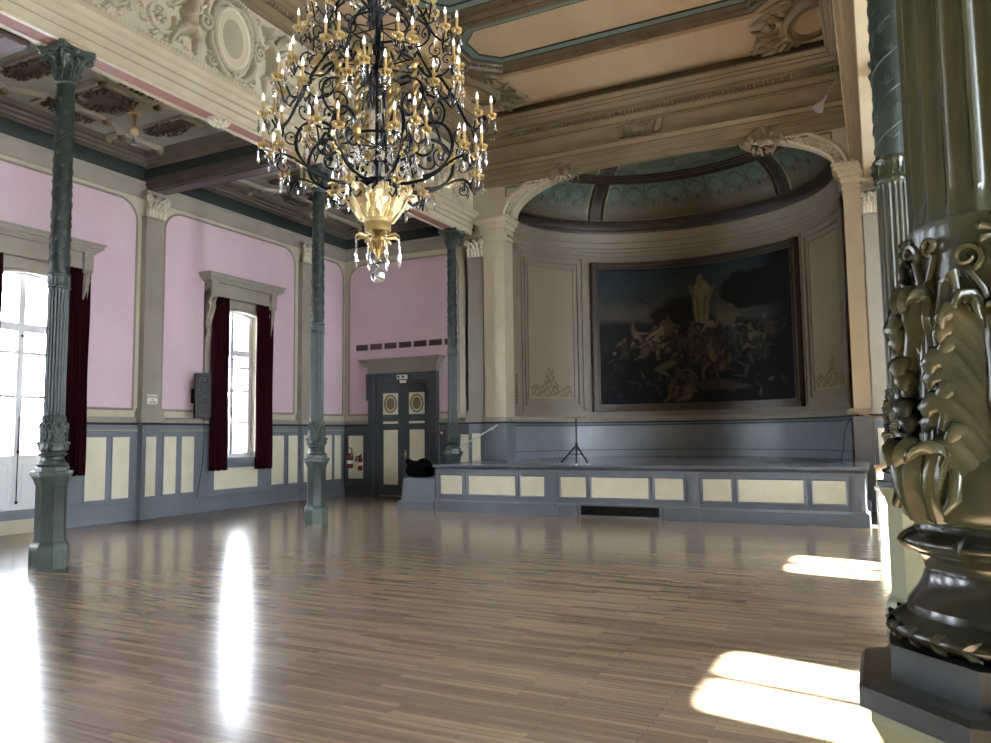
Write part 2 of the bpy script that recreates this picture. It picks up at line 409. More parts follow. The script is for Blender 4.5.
# ------------------------------------------------------------ wall pilasters
def cap_relief(mb, w, z0, z1, d):
    """carved composite pilaster capital in local (a,z,c): leaves and volutes"""
    h = z1-z0
    for i in range(5):
        a = (i-2)*w*.21
        mb.tube([(a, z0+.02, d), (a*1.05, z0+h*.3, d+.03), (a*1.1, z0+h*.45, d+.07), (a*1.12, z0+h*.42, d+.09)], [.045, .05, .035, .015], 8)
    for i in range(4):
        a = (i-1.5)*w*.26
        mb.tube([(a, z0+h*.3, d), (a*1.1, z0+h*.6, d+.04), (a*1.25, z0+h*.74, d+.09), (a*1.25, z0+h*.68, d+.11)], [.04, .045, .03, .015], 8)
    for s in (-1, 1):
        pts = []
        for t in range(22):
            q = t/21; r = .085*(1-q*.8); an = PI*.5+q*3.4*PI
            pts.append((s*(w*.46+r*math.cos(an)*-1), z0+h*.76+r*math.sin(an), d+.07))
        mb.tube([(s*w*.1, z0+h*.45, d+.03), (s*w*.25, z0+h*.75, d+.05)]+pts, .018, 6)
    mb.ball((0, z0+h*.86, d+.06), .05)
def pilaster(x, y, side, z0, z1, w, label, matname='grey', pbase=1.985, dep=.14):
    MT = {'L': M_left(x+.004), 'R': M_right(x-.004), 'B': M_back(y-.004)}[side]
    a0 = x if side == 'B' else y
    t = thing('pilaster', label, 'pilaster', (x, y, z0) if side != 'B' else (x, y, z0))
    h = w/2
    m = MB(); m.prism([(a0-h, z0), (a0+h, z0), (a0+h, pbase-.1), (a0-h, pbase-.1)], 0, dep+.02, MT)
    m.build('dado_block', 'blue', t)
    m = MB(); m.prism([(a0-h*.55, .44+z0), (a0+h*.55, .44+z0), (a0+h*.55, 1.6), (a0-h*.55, 1.6)], dep+.02, dep+.025, MT); m.build('ivory_panel', 'panel', t)
    m = MB(); m.prism([(a0-h, 1.83), (a0+h, 1.83), (a0+h, 1.875), (a0-h, 1.875)], 0, dep+.05, MT); m.build('black_line', 'black', t)
    m = MB()
    for (g, b0, b1) in ((.07, 1.875, 2.0), (.055, 2.0, 2.1), (.03, 2.1, 2.16), (0, 2.16, z1-.52), (.02, z1-.55, z1-.52), (.05, z1-.06, z1)):
        m.prism([(a0-h-g, b0), (a0+h+g, b0), (a0+h+g, b1), (a0-h-g, b1)], 0, dep+g, MT)
    m.build('shaft', matname, t)
    c = MB(); cap_relief(c, w, z1-.52, z1-.06, dep); c.v = [(v[0]+a0, v[1], v[2]) for v in c.v]
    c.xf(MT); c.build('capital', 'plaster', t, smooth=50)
    return t
pilaster(XL, 10.46, 'L', 0, 6.5, .42, 'grey wall pilaster with a small white notice, between the two left windows')
pilaster(XL, 15.04, 'L', 0, 6.5, .36, 'grey wall pilaster on the left wall behind the middle green column')
pilaster(-8.83, YB, 'B', 0, 6.5, .42, 'taupe pilaster with a white capital beside the left side of the apse', 'taupe')
pilaster(.06, YB, 'B', 0, 6.36, .28, 'sunlit slim pilaster at the right edge of the stage opening', 'grey')
pilaster(XR, 11.1, 'R', 0, 6.5, .5, 'wall pilaster on the right aisle wall hidden behind the columns')

def volute(mb, c, r, tang, up=(0, 0, 1), turns=1.6, th=.012, dirn=1, n=30, a0=-PI/2):
    """spiral scroll in the plane spanned by tang and up"""
    t = Vector(tang).normalized(); u = Vector(up).normalized(); c = Vector(c); pts = []; rs = []
    for i in range(n+1):
        q = i/n; a = a0+dirn*q*turns*2*PI; rr = r*(1-.82*q)
        pts.append(c+t*rr*math.cos(a)+u*rr*math.sin(a)); rs.append(th*(1-.45*q))
    mb.tube(pts, rs, 7); mb.ball(tuple(c), th*1.5, 8)
# ------------------------------------------------------------ windows
def window(idx, x, side, o, french, label):
    MT = M_left(x) if side == 'L' else M_right(x)
    y0, y1, z0, z1 = o; c = (y0+y1)/2
    t = thing('window_%d' % idx, label, None, (x, c, z0), kind='structure')
    rec = -.2
    f = MB()
    for (a, b) in ((y0, y0+.10), (c-.055, c+.055), (y1-.10, y1)): f.prism([(a, z0), (b, z0), (b, z1), (a, z1)], rec-.04, rec+.04, MT)
    bars = [z0+.05, z1-.95]+([1.28] if french else [])+[z0+(z1-.95-z0)*k for k in ((.34, .64, .86) if not french else (.62, .86))]
    for i, b in enumerate(bars):
        hh = .07 if i < 2 else .028
        f.prism([(y0, b-hh), (y1, b-hh), (y1, b+hh), (y0, b+hh)], rec-.035, rec+.035, MT)
    # arched head pieces
    n = 14; top = [(y0+(y1-y0)*i/n, z1-.20+.16*math.sin(PI*i/n)**.6) for i in range(n+1)]
    f.prism(top+[(y1, z1), (y0, z1)], rec-.04, rec+.05, MT)
    if french:
        for (a, b) in ((y0+.07, c-.045), (c+.045, y1-.07)):
            f.prism([(a, z0), (b, z0), (b, 1.28), (a, 1.28)], rec-.02, rec+.02, MT)
            rect_frame(f, a+.08, b-.08, z0+.15, 1.15, [(-.015, .02+rec), (-.015, .035+rec), (.015, .03+rec), (.015, .02+rec)], MT)
    f.build('window_frame', 'white', t, smooth=30)
    g = MB(); zb = 1.3 if french else z0+.05; g.prism([(y0+.03, zb), (y1-.03, zb), (y1-.03, z1-.03), (y0+.03, z1-.03)], rec-.006, rec+.006, MT); g.build('pane', 'pane', t)
    h = MB(); h.tube([(c, z0+.12, rec+.07), (c, z0+(1.6 if french else .5), rec+.07)], .008, 6); 
    for b in (z0+.15, z0+1.0, z1-1.1): h.ball((c, b, rec+.075), .025)
    h.xf(MT); h.build('bolt_rod', 'iron', t, smooth=60)
    # reveals and casing
    r = MB()
    rect = [(y0, z0), (y1, z0), (y1, z1), (y0, z1)]
    for (a0, a1) in ((y0-.16, y0), (y1, y1+.16)): r.prism([(a0, 1.985 if not french else 0.3), (a1, 1.985 if not french else .3), (a1, z1+.1), (a0, z1+.1)], 0, .05, MT)
    n = 14; arch = [(y0+(y1-y0)*i/n, z1-.1+.08*math.sin(PI*i/n)) for i in range(n+1)]
    r.prism(arch+[(y1, z1+.42), (y0, z1+.42)], .0, .09, MT)
    r.sweep(arch, [(-.02, .09), (-.02, .12), (.03, .13), (.05, .09)], mtx=MT)
    for (a0, a1) in ((y0-.40, y0-.17), (y1+.17, y1+.40)): r.prism([(a0, 1.985), (a1, 1.985), (a1, z1+.2), (a0, z1+.2)], 0, .07, MT)
    r.build('casing', 'grey', t, smooth=30)
    s = MB(); s.prism([(y0-.05, z0-.12), (y1+.05, z0-.12), (y1+.05, z0), (y0-.05, z0)], 0, .09, MT); s.prism([(y0-.08, z0-.02), (y1+.08, z0-.02), (y1+.08, z0+.02), (y0-.08, z0+.02)], -.2, .12, MT)
    s.build('window_sill', 'blue', t)
    p = MB(); a, b = y0-.42, y1+.42; zt = z1+.2
    # consoles
    for s_ in (a+.02, b-.2):
        pr = [(0, zt-.92), (.09, zt-.92), (.13, zt-.8), (.10, zt-.62), (.13, zt-.4), (.19, zt-.25), (.16, zt-.12), (.24, zt-.02), (.25, zt+.3), (0, zt+.3)]
        nn = len(pr)
        vs = [(s_, z, q) for q, z in pr]+[(s_+.18, z, q) for q, z in pr]
        m2 = MB(); m2.add(vs, [tuple(range(nn)), tuple(range(2*nn-1, nn-1, -1))]+[(i, nn+i, nn+(i+1) % nn, (i+1) % nn) for i in range(nn)])
        m2.tube([(s_+.09, zt-.82, .12), (s_+.09, zt-.6, .11), (s_+.09, zt-.35, .16), (s_+.09, zt-.2, .19), (s_+.09, zt-.08, .22)], [.02, .05, .06, .04, .05], 8); volute(m2, (s_+.09, zt-.2, .21), .05, (1, 0, 0), (0, 1, 0), th=.014)
        p.merge(m2.xf(MT))
    # entablature and projecting cornice
    p.prism([(a+.02, zt), (b-.02, zt), (b-.02, zt+.12), (a+.02, zt+.12)], 0, .2, MT)
    p.prism([(a+.2, zt+.12), (b-.2, zt+.12), (b-.2, zt+.3), (a+.2, zt+.3)], 0, .17, MT)
    for (g_, u0, u1) in ((.03, .3, .34), (.07, .34, .38), (.12, .38, .45), (.15, .45, .48)):
        p.prism([(a-g_, zt+u0), (b+g_, zt+u0), (b+g_, zt+u1), (a-g_, zt+u1)], 0, .22+g_, MT)
    p.build('pelmet_cornice', 'grey', t, smooth=30)
    return t
window(1, XL, 'L', WL[1], True, 'tall white french window behind the nearest left green column')
window(2, XL, 'L', WL[0], False, 'tall narrow white window with burgundy curtains in the middle of the left wall')
window(3, XL, 'L', WL[2], False, 'left wall window nearest the camera')
window(4, XL, 'L', WL[3], False, 'left wall window behind the camera')
window(5, XR, 'R', WR[1], True, 'right aisle window letting the sun onto the floor before the stage')
window(6, XR, 'R', WR[2], True, 'right aisle window letting the sun onto the floor by the nearest column')
window(7, XR, 'R', WR[3], True, 'unseen right aisle window level with the camera, enlarged to light the left wall')
window(9, XR, 'R', WR[0], True, 'right aisle window lighting the end of the stage')
window(8, XR, 'R', WR[4], True, 'unseen extra window behind the camera, added to light the left wall')

def curtain(x, side, ya, yb, z0, z1, label):
    s = 1 if side == 'L' else -1; n = 60; m = MB()
    def f(off):
        def g(u, v):
            y = ya+(yb-ya)*u; ph = u*PI*2*5.5
            wob = .035*math.sin(ph)+.012*math.sin(ph*2.3+v*3)
            return (x+s*(.16+wob+off), y+.01*math.sin(v*9+u*7), z0+(z1-z0)*v+.008*math.sin(u*20)*(v < .01))
        return g
    m.grid(f(.006), n, 14); k = len(m.v); m.grid(f(-.006), n, 14)
    for i in range(n-1):
        m.f.append((i, i+1, k+i+1, k+i)); b = 13*n; m.f.append((b+i, b+i+1, k+b+i+1, k+b+i))
    for j in range(13):
        m.f.append((j*n, (j+1)*n, k+(j+1)*n, k+j*n)); m.f.append((j*n+n-1, (j+1)*n+n-1, k+(j+1)*n+n-1, k+j*n+n-1))
    o = m.build('curtain', 'velvet', smooth=80)
    return tag(o, label, 'curtain', None)
curtain(XL, 'L', 11.93, 12.42, .86, 4.66, 'burgundy velvet curtain beside the loudspeaker on the left wall')
curtain(XL, 'L', 13.27, 13.80, .84, 4.66, 'burgundy velvet curtain on the right side of the narrow window')
curtain(XL, 'L', 8.62, 9.06, .92, 4.66, 'burgundy velvet curtain behind the nearest left green column')
curtain(XL, 'L', 7.02, 7.49, .92, 4.66, 'burgundy velvet curtain at the left edge of the photo')

# ------------------------------------------------------------ back wall left of the apse (aisle end)
def back_wall_decor():
    MT = M_back(YB)
    a, b = -12.8, -9.4; r = .42
    poly = [(a, 2.14), (b, 2.14)]+[(b-r+r*math.cos(t*PI/16), 6.2-r+r*math.sin(t*PI/16)) for t in range(9)]+[(a+r-r*math.sin(t*PI/16), 6.2-r+r*math.cos(t*PI/16)) for t in range(9)]
    DA, DB, DT = -12.1, -9.95, 3.4
    m = MB(); rgt = [(DB, 2.14), (b, 2.14)]+poly[2:11]+[(DB, 6.2)]; lft = [(DA, 6.2)]+poly[11:]+[(a, 2.14), (DA, 2.14)]
    m.prism(rgt, 0, .012, MT); m.prism(lft, 0, .012, MT); m.prism([(DA, DT), (DB, DT), (DB, 6.2), (DA, 6.2)], 0, .012, MT)
    struct(m.build('trim_pink_fields', 'pink'))
    prof = [(-.025, 0), (-.025, .02), (-.01, .03), (.005, .02), (.02, .012), (.02, 0)]
    f = MB(); f.sweep([(DB, 2.14), (b, 2.14)]+poly[2:]+[(a, 2.14), (DA, 2.14)], prof, mtx=MT); struct(f.build('trim_field_beads', 'taupe', smooth=40))
    m = MB(); rl = MB(); bl = MB(); bb = MB()
    for (u, v) in ((XL, DA), (DB, -8.5)):
        m.prism([(u, 0), (v, 0), (v, 1.83), (u, 1.83)], 0, .03, MT)
        rl.sweep([(u, 0), (v, 0)], [(1.875, 0), (1.875, .075), (1.93, .085), (1.95, .07), (1.985, .05), (1.985, 0)], mtx=MT)
        bl.sweep([(u, 0), (v, 0)], [(1.83, 0), (1.83, .05), (1.875, .055), (1.875, 0)], mtx=MT)
        bb.sweep([(u, 0), (v, 0)], [(0, 0), (0, .06), (.27, .055), (.31, .04), (.31, 0)], mtx=MT)
    struct(m.build('trim_dado_boarding', 'bluedk')); struct(rl.build('trim_dado_rail', 'taupe', smooth=30)); struct(bl.build('trim_rail_black_line', 'black')); struct(bb.build('baseboard_back', 'bluedk'))  # same black moulding under the rail as on the side walls
    pp = MB()
    for (u, v) in ((-12.8, -12.32), (-9.35, -9.12)): pp.prism([(u, .44), (v, .44), (v, 1.58), (u, 1.58)], .03, .036, MT)
    struct(pp.build('trim_ivory_panels', 'panel'))
    c = MB(); c.sweep([(XL, 0), (-8.9, 0)], [(6.36, 0), (6.36, .03), (6.44, .05), (6.62, .06), (6.68, .1), (6.68, 0)], mtx=MT); struct(c.build('trim_wall_frieze', 'grey', smooth=30))
    c = MB(); c.sweep([(XL, 0), (-8.9, 0)], [(6.68, 0), (6.68, .08), (6.78, .10), (6.88, .16), (6.92, .2), (6.92, 0)], mtx=MT); struct(c.build('trim_green_cove', 'tealdk', smooth=30))
    c = MB(); c.sweep([(XL, 0), (-9, 0)], [(6.92, 0), (6.92, .22), (6.95, .25), (6.95, .31), (6.99, .33), (7.01, .39), (7.05, .41), (7.06, .5), (7.09, .54), (ZA, .56), (ZA, 0)], mtx=MT)
    struct(c.build('trim_aisle_cornice', 'aislecor', smooth=25))
    # the double door
    MT0 = MT; MT = MT @ Matrix(((.955, 0, 0, -12.08*.045), (0, 1, 0, 0), (0, 0, 1, 0), (0, 0, 0, 1)))
    t = thing('door_1', 'dark grey double door with oval medallions at the end of the left aisle', None, (-10.97, YB, 0), kind='structure')
    c = MB()
    for (g, u, v) in ((0, -12.08, -11.93), (0, -10.03, -9.88)): c.prism([(u, 0), (v, 0), (v, 3.2), (u, 3.2)], 0, .14, MT)
    for (u, v) in ((-11.93, -11.82), (-10.14, -10.03)): c.prism([(u, 0), (v, 0), (v, 3.1), (u, 3.1)], 0, .08, MT)
    c.prism([(-11.93, 3.02), (-10.03, 3.02), (-10.03, 3.2), (-11.93, 3.2)], 0, .1, MT)
    for u in (-12.0, -9.96):
        c.prism([(u-.1, 2.5), (u+.1, 2.5), (u+.12, 3.2), (u-.12, 3.2)], .1, .2, MT)
    c.build('door_casing', 'bluedk', t)
    c = MB(); c.prism([(-12.1, 3.2), (-9.86, 3.2), (-9.86, 3.40), (-12.1, 3.40)], 0, .16, MT)
    for (g, u0, u1) in ((.03, 3.40, 3.44), (.07, 3.44, 3.48), (.12, 3.48, 3.53), (.17, 3.53, 3.58)): c.prism([(-12.12-g, u0), (-9.84+g, u0), (-9.84+g, u1), (-12.12-g, u1)], 0, .16+g, MT)
    c.build('door_cornice', 'taupe', t)
    for k, (u, v) in enumerate(((-11.82, -10.99), (-10.97, -10.14))):
        d = MB(); d.prism([(u, .02), (v, .02), (v, 3.02), (u, 3.02)], -.02, .03, MT)
        for (p0, p1) in ((.2, .28), (1.78, 1.86), (1.95, 2.02), (2.05, 2.1), (2.7, 2.76)):
            d.sweep([(u+.1, 0), (v-.1, 0)], [(p0, .03), (p0, .05), (p1, .045), (p1, .03)], mtx=MT)
        for s_ in (u+.12, v-.14): d.prism([(s_-.02, .3), (s_+.02, .3), (s_+.02, 2.7), (s_-.02, 2.7)], .03, .05, MT)
        # overdoor scroll
        cc = (u+v)/2
        d2 = MB()
        for s2 in (-1, 1):
            pts = [(cc+s2*(.02+.2*q), 2.84+.07*math.sin(q*PI)*(1-.4*q), .05) for q in [i/8 for i in range(9)]]
            d2.tube(pts, [.03-.015*i/8 for i in range(9)], 6)
        d2.ball((cc, 2.9, .05), .05); d2.xf(MT); d.merge(d2)
        lf = d.build('door_leaf', 'bluedk', t, smooth=30)
        e = MB(); e.prism([(u+.18, .3), (v-.18, .3), (v-.18, 1.72), (u+.18, 1.72)], .03, .036, MT); e.prism([(u+.16, 2.12), (v-.16, 2.12), (v-.16, 2.68), (u+.16, 2.68)], .03, .036, MT)
        e.prism([(u+.16, 1.88), (v-.16, 1.88), (v-.16, 1.94), (u+.16, 1.94)], .03, .036, MT)
        e.build('ivory_inset', 'panel', lf)
        e = MB(); ov = [(cc+.19*math.cos(i*PI/12), 2.4+.22*math.sin(i*PI/12)) for i in range(24)]
        e.sweep(ov, [(-.02, .036), (-.02, .055), (0, .065), (.02, .055), (.02, .036)], closed=True, mtx=MT)
        ov = [(cc+.13*math.cos(i*PI/12), 2.4+.16*math.sin(i*PI/12)) for i in range(24)]; e.prism(ov, .036, .05, MT)
        e.build('medallion', 'cornice', lf, smooth=40)
    h = MB(); h.tube([(-10.9, 1.0, .08), (-10.9, 1.2, .08)], .014, 8); h.ball((-10.9, 1.1, .06), .03); h.xf(MT); h.build('door_handle', 'gold', t, smooth=50)
    # exit sign block above the leaves
    t = thing('emergency_light', 'small white emergency light box above the dark double door', 'emergency light', (-10.95, YB-.2, 3.0))
    m = MB(); m.prism([(-11.09, 3.03), (-10.81, 3.03), (-10.81, 3.14), (-11.09, 3.14)], .1, .2, MT); m.build('housing', 'sign', t)
    for u in (-11.03, -10.88): m = MB(); m.prism([(u+.028*math.cos(i*PI/8), 3.085+.028*math.sin(i*PI/8)) for i in range(16)], .2, .215, MT); m.build('lamp', 'dkplastic', t)
    m = MB(); m.prism([(-11.03, 2.93), (-10.83, 2.93), (-10.83, 3.0), (-11.03, 3.0)], .13, .15, MT); m.build('exit_plate', 'sign', t)
    MT = MT0
    # wall vents: seven slatted grilles
    for k in range(7):
        u = -12.57+k*.462
        t = thing('wall_grille', ['leftmost dark slatted air grille in the row above the dark double door', 'second dark slatted air grille from the left above the double door', 'third dark slatted air grille from the left above the double door', 'middle dark slatted air grille of the seven above the double door', 'fifth dark slatted air grille from the left above the double door', 'sixth dark slatted air grille, just left of the far green column', 'last dark slatted air grille, mostly hidden by the far green column'][k], 'grille', (u+.19, YB-.01, 3.87), group='air grilles above the double door')
        m = MB(); m.prism([(u, 3.865), (u+.38, 3.865), (u+.38, 4.02), (u, 4.02)], .012, .018, MT); m.build('backing', 'black', t)
        m = MB()
        for i in range(11): m.prism([(u+.01+i*.035, 3.87), (u+.02+i*.035, 3.87), (u+.02+i*.035, 4.015), (u+.01+i*.035, 4.015)], .018, .03, MT)
        m.build('slats', 'mauve', t)
back_wall_decor()

# ------------------------------------------------------------ jambs and chancel arch
def jamb(x0, x1, y0, label, n, outx):
    t = thing('trim_%d' % n, label, None, ((x0+x1)/2, y0, 0), kind='structure')
    m = MB(); m.box(x0, x1, y0, YB+.3, 0, 6.5); m.build('jamb_shaft', 'creamhi', t)
    m = MB(); m.box(x0-.02, x1+.02, y0-.03, YB+.3, 0, 1.83); m.build('jamb_dado', 'blue', t)
    m = MB(); m.box(x0-.03, x1+.03, y0-.05, YB+.3, 1.83, 1.875); m.build('jamb_line', 'black', t)
    m = MB(); m.box(x0-.04, x1+.04, y0-.06, YB+.3, 1.875, 1.985); m.build('jamb_rail', 'grey', t)
    m = MB()
    for (g, a, b) in ((.02, 6.35, 6.42), (.03, 6.5, 6.62), (.07, 6.62, 6.7), (.1, 6.7, 6.74), (.15, 6.74, 6.83), (.19, 6.83, 6.88)): m.box(x0-(g if outx < 0 else g), x1+g, y0-g, YB+.3, a, b)
    m.build('jamb_cornice', 'creamhi', t)
JY = 16.55
jamb(-8.56, -8.0, JY, 'cream jamb on the left of the apse arch', 1, -1)
jamb(-.42, -.11, JY, 'sunlit cream jamb on the right of the apse arch', 2, 1)
AX, AY, AA, AB = -4.25, 16.9, 3.78, 3.15      # apse ellipse
AC = -4.15
def arch_z(x):     # basket arch in the front plane
    q = min(1, abs((x-AC)/3.6)); return 6.86+1.05*(1-q*q)**.5
def arch_wall():
    m = MB(); n = 80; xs = [AC-3.6*math.cos(PI*i/n) for i in range(n+1)]
    top = 8.4
    for (y0, y1) in ((JY+.02, YB+.1),):
        poly = [(x, arch_z(x)) for x in xs]
        vs = [(x, y0, z) for x, z in poly]+[(x, y0, top) for x, z in poly]+[(x, y1, z) for x, z in poly]+[(x, y1, top) for x, z in poly]
        k = n+1; fs = []
        for i in range(n):
            fs += [(i, i+1, k+i+1, k+i), (2*k+i, 3*k+i, 3*k+i+1, 2*k+i+1), (i, 2*k+i, 2*k+i+1, i+1)]
        m.add(vs, fs)
    m.box(-8.9, AC-3.6, JY+.02, YB, 6.86, 8.4); m.box(AC+3.6, .2, JY+.02, YB, 6.86, 8.4)
    struct(m.build('wall_arch', 'cream', smooth=30))
    # archivolt moulding
    a = MB(); pts = [(x, arch_z(x)) for x in xs]
    a.sweep(pts, [(-.02, 0), (-.02, .05), (.02, .07), (.06, .04), (.2, .04), (.24, .08), (.29, .06), (.3, 0)], mtx=M_back(JY+.02))
    struct(a.build('trim_archivolt', 'creamhi', smooth=40))
    b = MB(); al = 0; nb = 260
    for i in range(6, nb-5):
        th = PI*i/nb; x = AC-3.6*math.cos(th); z = arch_z(x); x2 = AC-3.6*math.cos(th+.01); z2 = arch_z(x2); l = math.hypot(x2-x, z2-z); tx, tz = (x2-x)/l, (z2-z)/l; ux, uz = -tz, tx
        w = .12+.035*math.sin(i*1.1)
        if i % 2: b.tube([(x+ux*(w-.04), JY-.02, z+uz*(w-.04)), (x+ux*w+tx*.02, JY-.035, z+uz*w+tz*.02), (x+ux*(w+.04)+tx*.045, JY-.02, z+uz*(w+.04)+tz*.045)], [.008, .017, .006], 5)
        else: b.ball((x+ux*.12, JY-.02, z+uz*.12), .014, 6)
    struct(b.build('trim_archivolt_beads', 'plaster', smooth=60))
arch_wall()
# chancel upper wall above the arch and tie
mb = MB(); mb.box(-8.9, .2, YB-.1, YB+.4, 8.3, 10.6); struct(mb.build('wall_above_arch', 'cornice'))
mb = MB(); mb.box(-9, .3, YB+.29, 21.2, 9.9, 10.1); mb.box(-9, .3, 21.0, 21.2, 0, 10.1); mb.box(-9.2, -9, YB, 21.2, 0, 10.1); mb.box(.3, .5, YB, 21.2, 0, 10.1)
struct(mb.build('wall_outer_apse', 'taupe'))

# ------------------------------------------------------------ apse shell with decoration
def set_paint(ob, cols):
    ca = ob.data.color_attributes.new('paint', 'FLOAT_COLOR', 'POINT')
    ca.data.foreach_set('color', np.asarray(cols, dtype=np.float32).ravel())
def apse_pt(th, z, k=1.0, d=0):
    return (AX+(AA*k-d)*math.cos(th), AY+(AB*k-d)*math.sin(th), z)
def apse():
    m = MB()
    for (z0, z1, d0, mt, nm) in ((.95, 1.76, 0, 'bluelt', 'wall_apse_dado'), (1.8, 6.9, 0, 'apse', 'wall_apse')):
        m = MB(); m.grid(lambda u, v: apse_pt(-.06+(PI+.12)*u, z0+(z1-z0)*v), 90, 3)
        m.grid(lambda u, v: apse_pt(-.06+(PI+.12)*u, z0+(z1-z0)*v, 1, -.12), 90, 3)
        struct(m.build(nm, mt, smooth=60))
    ths = [-.05+(PI+.1)*i/90 for i in range(91)]
    path = [apse_pt(t, 0)[:2] for t in ths]      # travels right->left, left normal = inward? use sign below
    def ring(prof, nm, mt):
        m = MB(); m.sweep(path, prof, mtx=None); return struct(m.build(nm, mt, smooth=30))
    S = 1
    ring([(-.02*S, 1.76), (.04*S, 1.76), (.05*S, 1.80), (-.02*S, 1.80)], 'trim_apse_fillet', 'bluedk')
    ring([(-.02*S, 1.83), (.06*S, 1.83), (.06*S, 1.872), (-.02*S, 1.872)], 'trim_apse_line', 'black')
    ring([(-.02*S, 1.872), (.08*S, 1.872), (.09*S, 1.93), (.05*S, 1.97), (.03*S, 2.0), (-.02*S, 2.0)], 'trim_apse_rail', 'grey')
    ring([(-.02*S, 1.80), (.035*S, 1.80), (.035*S, 1.83), (-.02*S, 1.83)], 'trim_apse_fillet', 'blue')
    ring([(-.02, 1.12), (.012, 1.12), (.012, 1.14), (-.02, 1.14)], 'trim_apse_skirt', 'bluedk')
    ring([(-.02, 6.32), (.03, 6.32), (.04, 6.40), (.02, 6.42), (.05, 6.5), (.03, 6.52), (.07, 6.66), (.04, 6.68), (.10, 6.86), (.12, 6.92), (-.02, 6.92)], 'trim_apse_entablature', 'apse')
    ring([(-.02, 6.90), (.14, 6.90), (.16, 6.96), (.1, 7.0), (.12, 7.08), (.19, 7.16), (.19, 7.24), (-.02, 7.26)], 'trim_apse_dark_cornice', 'apseband')
    # semi dome
    H0, HD = 7.22, 1.75
    nu, nv = 420, 110; TH0, TH1 = -.06, PI+.06
    m = MB(); m.grid(lambda u, v: apse_pt(TH0+(TH1-TH0)*u, H0+HD*math.sin(v*PI/2*.985), math.cos(v*PI/2*.985)), nu, nv)
    ob = m.build('ceiling_apse_dome', 'painted', smooth=80); struct(ob)
    U, V = np.meshgrid(np.linspace(0, 1, nu), np.linspace(0, 1, nv)); th = TH0+(TH1-TH0)*U
    teal = np.array(lin('5b6f66')[:3]); gilt = np.array(lin('594b33')[:3]); dark = np.array(lin('1f1811')[:3]); hi = np.array(lin('a89b78')[:3]); dgrn = np.array(lin('3f4f48')[:3])
    C = np.empty((nv, nu, 3)); C[:] = teal
    rng = np.random.RandomState(3)
    def mix(mask, c, a=1.0): C[mask] = C[mask]*(1-a)+c*a
    ribs = [0.0, .86, PI-.90, PI]
    band1, ring0, ring1 = .03, .36, .42
    # scalloped gilt tracery in each zone
    s = th/(PI)*20; fr = np.abs((s % 1)-.5)*2          # 1 at scallop edge, 0 at centre
    zone = (V > band1) & (V < ring0)
    crown = .15+.09*np.abs(np.cos(s*PI))**1.2
    noise = np.sin(th*170+V*60)*np.sin(V*210-th*40)+.5*np.sin(th*90)*np.cos(V*330)
    mix(zone & (V < crown) & (noise > -.25), gilt)
    mix(zone & (V < crown) & (noise > 1.1), hi, .5)
    mix(zone & (V < .10) & (noise > -.9), gilt, .8)
    mix(zone & (np.abs(V-crown-.012) < .006), dark, .8)
    cr = ((fr < .16) & (V > crown+.01) & (V < crown+.06)); mix(zone & cr & (noise > -.5), dark, .85)
    arc = .33-.10*fr**2; mix(zone & (np.abs(V-arc) < .010), dgrn)
    mix(zone & (V > arc+.02) & (noise > .1), dgrn, .5)
    mix(zone & (fr > .9) & (V > .16) & (V < .35), dgrn, .8)
    for r in ribs:
        d = np.abs(th-r)*np.cos(V*PI/2*.985); mix((d < .055), dark); mix((np.abs(d-.035) < .006), gilt, .8)
        mix((np.abs(d-.066) < .006), hi, .6)
    mix(V < band1, hi); mix((V > ring0) & (V < ring1), dark); mix(np.abs(V-ring0-.035) < .008, gilt); mix(np.abs(V-ring1) < .006, hi)
    z2 = V > ring1+.01; lo = .5+.5*np.sin(th*9+1.2)*np.sin(V*26); mix(z2 & (lo < .45) & (noise > -.2), dgrn, .7); mix(z2 & (np.abs(lo-.45) < .05), gilt, .8)
    cols = np.concatenate([C.reshape(-1, 3), np.ones((nu*nv, 1))], 1); set_paint(ob, cols)
    # raised ribs and ring of the dome
    m = MB()
    for r in (.86, PI-.90):
        for dth in (-.05, .05):
            m.tube([apse_pt(r+dth/max(math.cos(v*PI/2), .2), H0+HD*math.sin(v*PI/2)-.02, math.cos(v*PI/2), .03) for v in [i/24*.37 for i in range(25)]], .03, 6)
    for vv, rr in ((ring0, .035), (ring1, .03)):
        m.tube([apse_pt(t, H0+HD*math.sin(vv*PI/2)-.01, math.cos(vv*PI/2), .03) for t in ths], rr, 6)
    struct(m.build('trim_dome_ribs', 'apseband', smooth=50))
apse()

